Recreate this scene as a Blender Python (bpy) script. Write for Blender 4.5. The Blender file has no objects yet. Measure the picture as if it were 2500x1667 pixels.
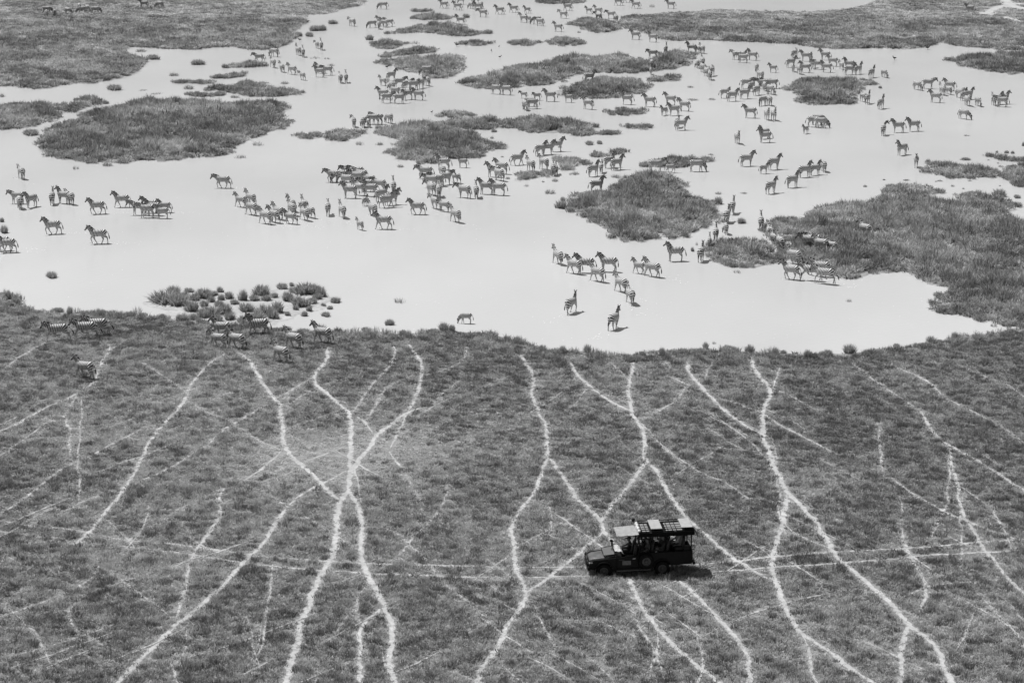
import bpy, bmesh, math, random
import numpy as np
from mathutils import Vector, Matrix
random.seed(7); rng = np.random.default_rng(11)
S = bpy.context.scene
COL = S.collection

# ---------------------------------------------------------------- camera
CAM_H = 43.0                      # helicopter height above the pan
FPX = 5600.0                      # focal length in pixels of a 2500 px wide frame
TILT = math.atan(1453.5/FPX)
cam_d = bpy.data.cameras.new('camera'); cam = bpy.data.objects.new('camera', cam_d); COL.objects.link(cam)
cam.location = (0, 0, CAM_H); cam.rotation_euler = (math.pi/2 - TILT, 0, 0)
cam_d.sensor_width = 36; cam_d.lens = 36*FPX/2500; cam_d.clip_start = 1; cam_d.clip_end = 12000
S.camera = cam
# ---------------------------------------------------------------- sky and sun
SX, SY = 0.42, -0.30              # shadow displacement per metre of height (right, towards camera)
SUN_EL = math.atan(1/math.hypot(SX, SY))
SUN_AZ = math.atan2(-SX, -SY)     # compass bearing of the sun, from +Y clockwise
w = bpy.data.worlds.new('World'); S.world = w; w.use_nodes = True
nt = w.node_tree; nt.nodes.clear()
sky = nt.nodes.new('ShaderNodeTexSky'); sky.sky_type = 'NISHITA'; sky.sun_disc = False
sky.sun_elevation = SUN_EL; sky.sun_rotation = SUN_AZ; sky.air_density = 1.0; sky.dust_density = 2.0
bw = nt.nodes.new('ShaderNodeRGBToBW')       # black-and-white film
bg = nt.nodes.new('ShaderNodeBackground'); bg.inputs['Strength'].default_value = 0.06
wo = nt.nodes.new('ShaderNodeOutputWorld')
nt.links.new(sky.outputs[0], bw.inputs[0]); nt.links.new(bw.outputs[0], bg.inputs[0]); nt.links.new(bg.outputs[0], wo.inputs[0])
sun_d = bpy.data.lights.new('sun', 'SUN'); sun_d.energy = 4.8; sun_d.angle = math.radians(0.53); sun_d.color = (1, 1, 1)
sun = bpy.data.objects.new('sun', sun_d); COL.objects.link(sun); sun.location = (-60, 60, 120)
sun.rotation_euler = Vector((SX, SY, -1)).to_track_quat('-Z', 'Y').to_euler()
S.view_settings.view_transform = 'Standard'; S.view_settings.look = 'None'
S.view_settings.exposure = 0.0; S.view_settings.gamma = 1.0
S.render.engine = 'CYCLES'

# ---------------------------------------------------------------- pixel measurements -> points on the ground
TILES = {'A': (0, 0, 3), 'B': (784, 0, 3), 'C': (1568, 0, 3), 'D': (1716, 400, 3), 'E': (0, 522, 3), 'F': (784, 522, 3),
         'G': (0, 800, 1.8088), 'H': (1250, 800, 1.8088), 'R3': (500, 0, 4.704), 'R4': (900, 0, 5.88), 'R5': (1280, 0, 5.88),
         'R6': (1660, 60, 5.113), 'R7': (2080, 0, 5.6), 'P': (1220, 160, 4.704), 'Q': (2080, 180, 5.6), 'K': (0, 390, 4.704),
         'M': (490, 380, 4.704), 'N': (1300, 460, 4.238), 'O': (1700, 460, 4.704), 'U': (780, 240, 4.704), 'V': (60, 740, 2.94),
         'X': (1380, 1230, 5.88), 'Z': (0, 0, 1)}
def pix(t, x, y):
    a, b, s = TILES[t]; return a + x/s, b + y/s
def ground(px, py, z=0.0):
    dx = (px-1250)/FPX; dy = -(py-833.5)/FPX
    c, s = math.cos(TILT), math.sin(TILT)
    d = (dx, c + dy*s, -s + dy*c)
    t = (z-CAM_H)/d[2]
    return Vector((d[0]*t, d[1]*t, z))
def pxscale(py):                  # pixels per metre on the ground at image row py
    return (py+620)*math.cos(TILT)/CAM_H
def tpt(t, x, y, z=0.0):
    return ground(*pix(t, x, y), z)

# ---------------------------------------------------------------- materials (a black-and-white world: greys only)
def new_mat(name):
    m = bpy.data.materials.new(name); m.use_nodes = True
    nt = m.node_tree; b = nt.nodes['Principled BSDF']
    return m, nt, b
def g(v): return (v, v, v, 1)
def plain(name, v, rough=0.6, metal=0.0, spec=0.5, noise=0.0, nscale=20.0):
    m, nt, b = new_mat(name)
    b.inputs['Base Color'].default_value = g(v); b.inputs['Roughness'].default_value = rough
    b.inputs['Metallic'].default_value = metal; b.inputs['Specular IOR Level'].default_value = spec
    if noise:
        tc = nt.nodes.new('ShaderNodeTexCoord'); n = nt.nodes.new('ShaderNodeTexNoise')
        n.inputs['Scale'].default_value = nscale; n.inputs['Detail'].default_value = 6
        r = nt.nodes.new('ShaderNodeMapRange'); r.inputs['From Min'].default_value = .3; r.inputs['From Max'].default_value = .7
        r.inputs['To Min'].default_value = v*(1-noise); r.inputs['To Max'].default_value = v*(1+noise)
        nt.links.new(tc.outputs['Object'], n.inputs['Vector']); nt.links.new(n.outputs['Fac'], r.inputs['Value'])
        nt.links.new(r.outputs[0], b.inputs['Base Color'])
    return m
def noise_ground(name, lo, hi, scales, bump=0.0, rough=0.9):
    """ground whose albedo wanders between lo and hi over several noise scales (metres)"""
    m, nt, b = new_mat(name)
    geo = nt.nodes.new('ShaderNodeNewGeometry'); acc = None
    for k, (sc, wt) in enumerate(scales):
        n = nt.nodes.new('ShaderNodeTexNoise'); n.inputs['Scale'].default_value = sc; n.inputs['Detail'].default_value = 5
        n.inputs['Roughness'].default_value = .65
        nt.links.new(geo.outputs['Position'], n.inputs['Vector'])
        mu = nt.nodes.new('ShaderNodeMath'); mu.operation = 'MULTIPLY_ADD'; mu.inputs[1].default_value = wt
        nt.links.new(n.outputs['Fac'], mu.inputs[0])
        if acc is None: mu.inputs[2].default_value = 0
        else: nt.links.new(acc.outputs[0], mu.inputs[2])
        acc = mu
    r = nt.nodes.new('ShaderNodeMapRange'); tot = sum(wt for _, wt in scales)
    r.inputs['From Min'].default_value = .32*tot; r.inputs['From Max'].default_value = .68*tot
    r.inputs['To Min'].default_value = lo; r.inputs['To Max'].default_value = hi
    nt.links.new(acc.outputs[0], r.inputs['Value']); nt.links.new(r.outputs[0], b.inputs['Base Color'])
    b.inputs['Roughness'].default_value = rough; b.inputs['Specular IOR Level'].default_value = .2
    if bump:
        bp = nt.nodes.new('ShaderNodeBump'); bp.inputs['Strength'].default_value = bump; bp.inputs['Distance'].default_value = .05
        nt.links.new(acc.outputs[0], bp.inputs['Height']); nt.links.new(bp.outputs[0], b.inputs['Normal'])
    return m
M = {}
M['soil'] = noise_ground('dry_soil_and_thatch', .16, .34, [(.25, 1), (1.6, .8), (7, .8)], .6)
M['mud'] = noise_ground('wet_mud', .18, .42, [(.4, 1), (2.5, .8)], .5)
M['sand'] = noise_ground('pale_clay_bank', .28, .52, [(.5, 1), (4, .7)], .5)
M['trail'] = noise_ground('trodden_pale_clay', .26, .62, [(.35, 1), (2, 1.2), (9, 1)], .6)
M['plain'] = noise_ground('far_dry_plain', .10, .22, [(.02, 1), (.2, .8), (2, .6)], .2)
M['bed'] = noise_ground('lake_bed', .3, .5, [(.2, 1)], .1)

def water_material():
    m, nt, b = new_mat('milky_shallow_water')
    geo = nt.nodes.new('ShaderNodeNewGeometry')
    mp = nt.nodes.new('ShaderNodeMapping'); mp.inputs['Scale'].default_value = (.035, .02, 1)
    n = nt.nodes.new('ShaderNodeTexNoise'); n.inputs['Scale'].default_value = 1; n.inputs['Detail'].default_value = 5
    nt.links.new(geo.outputs['Position'], mp.inputs[0]); nt.links.new(mp.outputs[0], n.inputs['Vector'])
    r = nt.nodes.new('ShaderNodeMapRange'); r.inputs['From Min'].default_value = .3; r.inputs['From Max'].default_value = .7
    r.inputs['To Min'].default_value = .50; r.inputs['To Max'].default_value = .60
    nt.links.new(n.outputs['Fac'], r.inputs['Value']); nt.links.new(r.outputs[0], b.inputs['Base Color'])
    b.inputs['Roughness'].default_value = .14; b.inputs['IOR'].default_value = 1.33
    mp2 = nt.nodes.new('ShaderNodeMapping'); mp2.inputs['Scale'].default_value = (1.2, 2.6, 1); mp2.inputs['Rotation'].default_value = (0, 0, .3)
    n2 = nt.nodes.new('ShaderNodeTexNoise'); n2.inputs['Scale'].default_value = 1.6; n2.inputs['Detail'].default_value = 4
    nt.links.new(geo.outputs['Position'], mp2.inputs[0]); nt.links.new(mp2.outputs[0], n2.inputs['Vector'])
    bp = nt.nodes.new('ShaderNodeBump'); bp.inputs['Strength'].default_value = .22; bp.inputs['Distance'].default_value = .06
    nt.links.new(n2.outputs['Fac'], bp.inputs['Height']); nt.links.new(bp.outputs[0], b.inputs['Normal'])
    return m
M['water'] = water_material()

def translucent(nt, b, col, f):
    """thin blades let part of the light through"""
    tr = nt.nodes.new('ShaderNodeBsdfTranslucent'); nt.links.new(col, tr.inputs['Color'])
    mx = nt.nodes.new('ShaderNodeMixShader'); mx.inputs[0].default_value = f
    out = nt.nodes['Material Output']; nt.links.new(b.outputs[0], mx.inputs[1]); nt.links.new(tr.outputs[0], mx.inputs[2]); nt.links.new(mx.outputs[0], out.inputs['Surface'])
def grass_material(name, lo, hi):
    """blade colour from the tuft's own tint (instance attribute) and paler towards the dry tips"""
    m, nt, b = new_mat(name)
    at = nt.nodes.new('ShaderNodeAttribute'); at.attribute_type = 'INSTANCER'; at.attribute_name = 'tint'
    av = nt.nodes.new('ShaderNodeAttribute'); av.attribute_name = 'dry'
    a1 = nt.nodes.new('ShaderNodeMath'); a1.operation = 'MULTIPLY_ADD'; a1.inputs[1].default_value = .55
    nt.links.new(av.outputs['Fac'], a1.inputs[0]); nt.links.new(at.outputs['Fac'], a1.inputs[2])
    r = nt.nodes.new('ShaderNodeMapRange'); r.inputs['From Min'].default_value = 0; r.inputs['From Max'].default_value = 1.3
    r.inputs['To Min'].default_value = lo; r.inputs['To Max'].default_value = hi
    nt.links.new(a1.outputs[0], r.inputs['Value']); nt.links.new(r.outputs[0], b.inputs['Base Color'])
    b.inputs['Roughness'].default_value = .7; b.inputs['Specular IOR Level'].default_value = .25
    translucent(nt, b, r.outputs[0], .28)
    return m
M['grass'] = grass_material('short_meadow_grass', .06, .64)
M['reed'] = grass_material('tall_sedge_grass', .07, .74)

# ---------------------------------------------------------------- object helpers
def tag(o, label=None, cat=None, group=None, kind=None):
    if label: o['label'] = label
    if cat: o['category'] = cat
    if group: o['group'] = group
    if kind: o['kind'] = kind
    return o
def mesh_obj(name, me, mat=None, parent=None):
    o = bpy.data.objects.new(name, me); COL.objects.link(o)
    if mat is not None and not me.materials: me.materials.append(mat)
    if parent: o.parent = parent
    return o
def from_py(name, verts, faces, mat=None, parent=None, smooth=False):
    me = bpy.data.meshes.new(name); me.from_pydata([tuple(v) for v in verts], [], faces); me.update()
    if smooth: me.polygons.foreach_set('use_smooth', [True]*len(me.polygons))
    return mesh_obj(name, me, mat, parent)
def empty(name, loc, rz=0):
    o = bpy.data.objects.new(name, None); COL.objects.link(o); o.location = loc; o.rotation_euler = (0, 0, rz)
    o.empty_display_size = .3
    return o

# numpy value noise ------------------------------------------------------
_tab = rng.random((256, 256))
def vnoise(x, y):
    x = np.asarray(x, float); y = np.asarray(y, float)
    xi = np.floor(x).astype(int); yi = np.floor(y).astype(int); fx = x-xi; fy = y-yi
    fx = fx*fx*(3-2*fx); fy = fy*fy*(3-2*fy)
    t = lambda a, b: _tab[a & 255, b & 255]
    return (t(xi, yi)*(1-fx)+t(xi+1, yi)*fx)*(1-fy)+(t(xi, yi+1)*(1-fx)+t(xi+1, yi+1)*fx)*fy
def fnoise(x, y, o=3):
    s = 0; a = 1; tot = 0
    for k in range(o):
        s = s+a*vnoise(x*2**k+17*k, y*2**k+31*k); tot += a; a *= .55
    return s/tot
def in_poly(px, py, poly):
    poly = np.asarray(poly); n = len(poly); inside = np.zeros(len(px), bool)
    x0, y0 = poly[-1]
    for i in range(n):
        x1, y1 = poly[i]
        c = ((y1 > py) != (y0 > py))
        if y1 != y0:
            xs = (x0-x1)*(py-y1)/(y0-y1)+x1
            inside ^= c & (px < xs)
        x0, y0 = x1, y1
    return inside
def seg_dist(px, py, line):
    """distance from points to a polyline"""
    d = np.full(len(px), 1e9)
    for (ax, ay), (bx, by) in zip(line[:-1], line[1:]):
        vx, vy = bx-ax, by-ay; L = vx*vx+vy*vy+1e-9
        t = np.clip(((px-ax)*vx+(py-ay)*vy)/L, 0, 1)
        d = np.minimum(d, np.hypot(px-ax-t*vx, py-ay-t*vy))
    return d
def chaikin(pts, closed=True, it=2):
    pts = [np.array(p[:2], float) for p in pts]
    for _ in range(it):
        out = []
        n = len(pts)
        rngi = range(n) if closed else range(n-1)
        if not closed: out.append(pts[0])
        for i in rngi:
            a, b = pts[i], pts[(i+1) % n]
            out += [a*.75+b*.25, a*.25+b*.75]
        if not closed: out.append(pts[-1])
        pts = out
    return pts
def densify(pts, step, closed=True):
    out = []; n = len(pts)
    for i in range(n if closed else n-1):
        a, b = np.array(pts[i]), np.array(pts[(i+1) % n]); L = np.hypot(*(b-a)); k = max(1, min(60, int(L/step)))
        for j in range(k): out.append(a+(b-a)*j/k)
    if not closed: out.append(np.array(pts[-1]))
    return out
def area2(p):
    p = np.asarray(p); return .5*np.sum(p[:, 0]*np.roll(p[:, 1], -1)-np.roll(p[:, 0], -1)*p[:, 1])
def outline_world(pts_px, grass_h):
    """traced visual outline (pixels) -> footprint on the ground; the far edge is lowered by the grass height"""
    P = np.array(pts_px, float)
    if area2(P) < 0: P = P[::-1]
    n = len(P); out = []
    for i in range(n):
        t = P[(i+1) % n]-P[i-1]; nrm = np.array([t[1], -t[0]]); nrm = nrm/(np.hypot(*nrm)+1e-9)
        y = P[i][1]
        if nrm[1] < 0: y += -nrm[1]*grass_h*.85*pxscale(y)
        else: y -= nrm[1]*.10*grass_h*pxscale(y)
        v = ground(P[i][0], y); out.append((v.x, v.y))
    return out
def mound(name, poly, top, mat, parent=None, skirt=.5, ragged=.22):
    """a low island: flat ragged top, sloping skirt that runs under the water"""
    pl = densify(chaikin(poly, True, 2), .8)
    P = np.array(pl)
    if area2(P) < 0: P = P[::-1]
    nx = np.roll(P, -1, 0)-np.roll(P, 1, 0); nr = np.stack([nx[:, 1], -nx[:, 0]], 1); nr /= np.hypot(nr[:, 0], nr[:, 1])[:, None]+1e-9
    j = (fnoise(P[:, 0]*.45, P[:, 1]*.45)-.5)*2*ragged*2.2+(vnoise(P[:, 0]*1.7, P[:, 1]*1.7)-.5)*ragged*1.6
    I = P+nr*j[:, None]; O = I+nr*(skirt*(.6+.8*vnoise(P[:, 0]*.7+9, P[:, 1]*.7)))[:, None]
    n = len(P)
    vs = [(x, y, top) for x, y in I]+[(x, y, -.12) for x, y in O]
    fs = [list(range(n))]+[[i, n+i, n+(i+1) % n, (i+1) % n] for i in range(n)]
    return from_py(name, vs, fs, mat, parent), I

# ================================================================ GRASS TUFTS
def tuft_mesh(name, n, rad, lean, wid, seed, mat, droop=.3):
    """unit-height tuft: n bent blades leaning outwards, attribute 'dry' pales towards the tips"""
    r = np.random.default_rng(seed); vs = []; fs = []; dry = []
    for k in range(n):
        a = r.random()*2*math.pi; rr = rad*math.sqrt(r.random()); bx, by = rr*math.cos(a), rr*math.sin(a)
        h = (.55+.45*r.random())*(1-.35*(rr/rad)**2)
        ld = a+r.normal(0, .7); l = lean*(.3+.9*r.random())*(.4+rr/rad)
        dx, dy = math.cos(ld), math.sin(ld)
        wa = r.random()*math.pi; wx, wy = math.cos(wa)*wid*.5, math.sin(wa)*wid*.5
        b0 = len(vs); own = .35*r.random() + (.5 if r.random() < .18 else 0)
        m = .6; mx, my, mz = bx+dx*l*.35, by+dy*l*.35, h*m
        tx, ty, tz = bx+dx*l, by+dy*l, h*(1-droop*r.random()*.6)
        vs += [(bx-wx, by-wy, -.02), (bx+wx, by+wy, -.02), (mx+wx*.8, my+wy*.8, mz), (mx-wx*.8, my-wy*.8, mz), (tx, ty, tz)]
        dry += [own, own, own+.25, own+.25, own+.55]
        fs += [(b0, b0+1, b0+2, b0+3), (b0+3, b0+2, b0+4)]
    me = bpy.data.meshes.new(name); me.from_pydata(vs, [], fs); me.update()
    at = me.attributes.new('dry', 'FLOAT', 'POINT'); at.data.foreach_set('value', dry)
    me.materials.append(mat)
    return me
def tuft_collection(name, specs, mat):
    c = bpy.data.collections.new(name)
    for k, sp in enumerate(specs):
        o = bpy.data.objects.new('%s_%02d' % (name, k), tuft_mesh(name, *sp, 100+k, mat)); c.objects.link(o)
    return c
short_c = tuft_collection('short_tuft', [(26, .9, .7, .13), (23, .8, .9, .14), (28, 1.0, .6, .12), (20, .7, 1.1, .15)], M['grass'])
tall_c = tuft_collection('tall_tuft', [(32, .55, .35, .09), (28, .6, .5, .10), (34, .5, .3, .085), (26, .65, .6, .105)], M['reed'])
def scatter_group(name, coll):
    ng = bpy.data.node_groups.new(name, 'GeometryNodeTree')
    ng.interface.new_socket('Geometry', in_out='INPUT', socket_type='NodeSocketGeometry')
    ng.interface.new_socket('Geometry', in_out='OUTPUT', socket_type='NodeSocketGeometry')
    N = ng.nodes.new; L = ng.links.new
    gi, go = N('NodeGroupInput'), N('NodeGroupOutput')
    ci = N('GeometryNodeCollectionInfo'); ci.inputs['Collection'].default_value = coll
    ci.inputs['Separate Children'].default_value = True; ci.inputs['Reset Children'].default_value = True
    ip = N('GeometryNodeInstanceOnPoints'); ip.inputs['Pick Instance'].default_value = True
    def na(n, t):
        a = N('GeometryNodeInputNamedAttribute'); a.data_type = t; a.inputs['Name'].default_value = n; return a.outputs['Attribute']
    er = N('FunctionNodeEulerToRotation')
    L(gi.outputs[0], ip.inputs['Points']); L(ci.outputs[0], ip.inputs['Instance'])
    L(na('idx', 'INT'), ip.inputs['Instance Index']); L(na('rot', 'FLOAT_VECTOR'), er.inputs[0]); L(er.outputs[0], ip.inputs['Rotation'])
    L(na('scl', 'FLOAT_VECTOR'), ip.inputs['Scale']); L(ip.outputs[0], go.inputs[0])
    return ng
NG = {'short': scatter_group('scatter_short', short_c), 'tall': scatter_group('scatter_tall', tall_c)}
def scatter(name, x, y, z, h, rad, tint, kind, parent=None):
    n = len(x)
    me = bpy.data.meshes.new(name); me.vertices.add(n)
    co = np.stack([x, y, np.broadcast_to(z, (n,))], 1).astype(np.float32)
    me.vertices.foreach_set('co', co.ravel())
    me.attributes.new('idx', 'INT', 'POINT').data.foreach_set('value', rng.integers(0, 4, n).astype(np.int32))
    rot = np.stack([rng.normal(0, .12, n), rng.normal(0, .12, n), rng.random(n)*6.283], 1).astype(np.float32)
    me.attributes.new('rot', 'FLOAT_VECTOR', 'POINT').data.foreach_set('vector', rot.ravel())
    scl = np.stack([rad, rad, h], 1).astype(np.float32)
    me.attributes.new('scl', 'FLOAT_VECTOR', 'POINT').data.foreach_set('vector', scl.ravel())
    me.attributes.new('tint', 'FLOAT', 'POINT').data.foreach_set('value', np.asarray(tint, np.float32))
    me.materials.append(M['grass'] if kind == 'short' else M['reed'])
    o = bpy.data.objects.new(name, me); COL.objects.link(o)
    if parent: o.parent = parent
    md = o.modifiers.new('scatter', 'NODES'); md.node_group = NG[kind]
    o['kind'] = 'stuff'
    return o
def to_px(x, y, z=0.):
    c, s = math.cos(TILT), math.sin(TILT)
    dep = y*c-(z-CAM_H)*s; up = y*s+(z-CAM_H)*c
    return 1250+x/dep*FPX, 833.5-up/dep*FPX
def in_view(x, y, mx=130, my=90):
    px, py = to_px(x, y); return (px > -mx) & (px < 2500+mx) & (py > -my) & (py < 1667+my)
def jitter_grid(poly, dens):
    P = np.array(poly); x0, y0 = P.min(0); x1, y1 = P.max(0)
    y0 = max(y0, 84); y1 = min(y1, 460); x0 = max(x0, -115); x1 = min(x1, 115)
    if x1 <= x0 or y1 <= y0: return np.zeros(0), np.zeros(0)
    st = 1/math.sqrt(dens); gx, gy = np.meshgrid(np.arange(x0, x1, st), np.arange(y0, y1, st))
    gx = gx.ravel()+(rng.random(gx.size)-.5)*st*1.7; gy = gy.ravel()+(rng.random(gy.size)-.5)*st*1.7
    k = in_view(gx, gy); gx, gy = gx[k], gy[k]
    k = in_poly(gx, gy, poly); return gx[k], gy[k]

# ================================================================ GROUND AND WATER
def sheet_ring(name, mat):
    r0, r1, r2 = (-330, 330, -230, 760), (-338, 338, -238, 768), (-5000, 5000, -4000, 6000)
    vs = []
    for (a, b, c, d), z in ((r0, -.3), (r1, .25), (r2, .3)): vs += [(a, c, z), (b, c, z), (b, d, z), (a, d, z)]
    fs = [(0, 1, 2, 3)]
    for k in (0, 4):
        for i in range(4): fs.append((k+i, k+4+i, k+4+(i+1) % 4, k+(i+1) % 4))
    o = from_py(name, vs, fs, mat); me = o.data; me.materials.append(M['bed']); me.polygons[0].material_index = 1
    return o
gr = sheet_ring('ground', M['plain']); gr['kind'] = 'structure'
wt = from_py('water', [(-334, -234, 0), (334, -234, 0), (334, 764, 0), (-334, 764, 0)], [(0, 1, 2, 3)], M['water']); wt['kind'] = 'structure'

# near meadow: shoreline traced left to right
shore = [pix('E', *p) for p in [(0, 582), (130, 604), (150, 640), (95, 655), (200, 692), (300, 716), (420, 727), (560, 737), (640, 728), (760, 724), (900, 734),
         (1000, 748), (1130, 758), (1230, 772), (1330, 800), (1500, 812), (1650, 815), (1750, 820), (1880, 815), (2000, 845), (2100, 862), (2230, 872)]]
shore += [pix('F', *p) for p in [(60, 862), (180, 870), (220, 884), (330, 872), (480, 878), (520, 902), (600, 880), (640, 894), (760, 866), (830, 856), (900, 852), (960, 862),
         (1100, 878), (1250, 884), (1360, 926), (1430, 940), (1540, 956), (1620, 992), (1700, 1010), (1850, 1014), (2000, 1026), (2080, 1046), (2250, 1046), (2352, 1040)]]
shore += [pix('H', *p) for p in [(660, 112), (750, 104), (950, 104), (1050, 112), (1200, 121), (1400, 121), (1550, 115), (1700, 93), (1850, 72), (1950, 50), (2080, 38), (2200, 16), (2290, 4), (2420, -12)]]
sw = [ground(*p) for p in shore]; sw = [(v.x, v.y) for v in sw]
meadow_poly = [(-320, -220), (-320, 185), (-120, 182)]+sw+[(120, 172), (320, 172), (320, -220)]
mo, meadow_I = mound('meadow', meadow_poly, .08, M['soil'], skirt=.7, ragged=.35); mo['kind'] = 'structure'
LAND_Z = .08

# far banks, running out of the frame
bankL = [(-900, -260), (-900, 640)]+[(0, 636), (60, 630), (150, 640), (230, 660), (330, 655), (430, 634), (530, 612), (640, 620), (700, 612), (760, 600), (860, 575), (950, 555), (1000, 522), (1060, 468), (1052, 432),
         (965, 398), (880, 378), (925, 352), (1000, 348), (1080, 352), (1200, 362), (1330, 364), (1440, 369), (1520, 354), (1640, 350), (1745, 346), (1790, 364), (1880, 373), (1960, 370), (2050, 350),
         (2130, 302), (2172, 266), (2140, 228), (2200, 196), (2245, 150), (2232, 122), (2215, 108), (2300, 113), (2447, 101), (2480, 70), (2600, 58), (2655, 32), (2680, 0), (2750, -160), (2750, -260)]
bankL = [pix('A', *p) for p in bankL]
bankR = [(-175, 170), (-150, 125), (-50, 98), (120, 87), (390, 77), (440, 66), (600, 56), (760, 65), (920, 76), (1080, 72), (1250, 73), (1400, 63), (1560, 51), (1640, 22), (1720, 0), (1780, -60), (1800, -200),
         (3600, -200), (3600, 380), (2860, 375), (2634, 368), (2553, 362), (2460, 356), (2367, 354), (2300, 342), (2240, 327), (2200, 302), (2135, 322), (2080, 346), (1950, 366), (1800, 361), (1650, 356), (1450, 366), (1350, 361), (1200, 346), (1100, 322), (900, 321),
         (800, 311), (650, 311), (500, 297), (350, 297), (200, 301), (110, 282), (40, 252), (-60, 226), (-150, 200)]
bankR = [pix('C', *p) for p in bankR]

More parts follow.
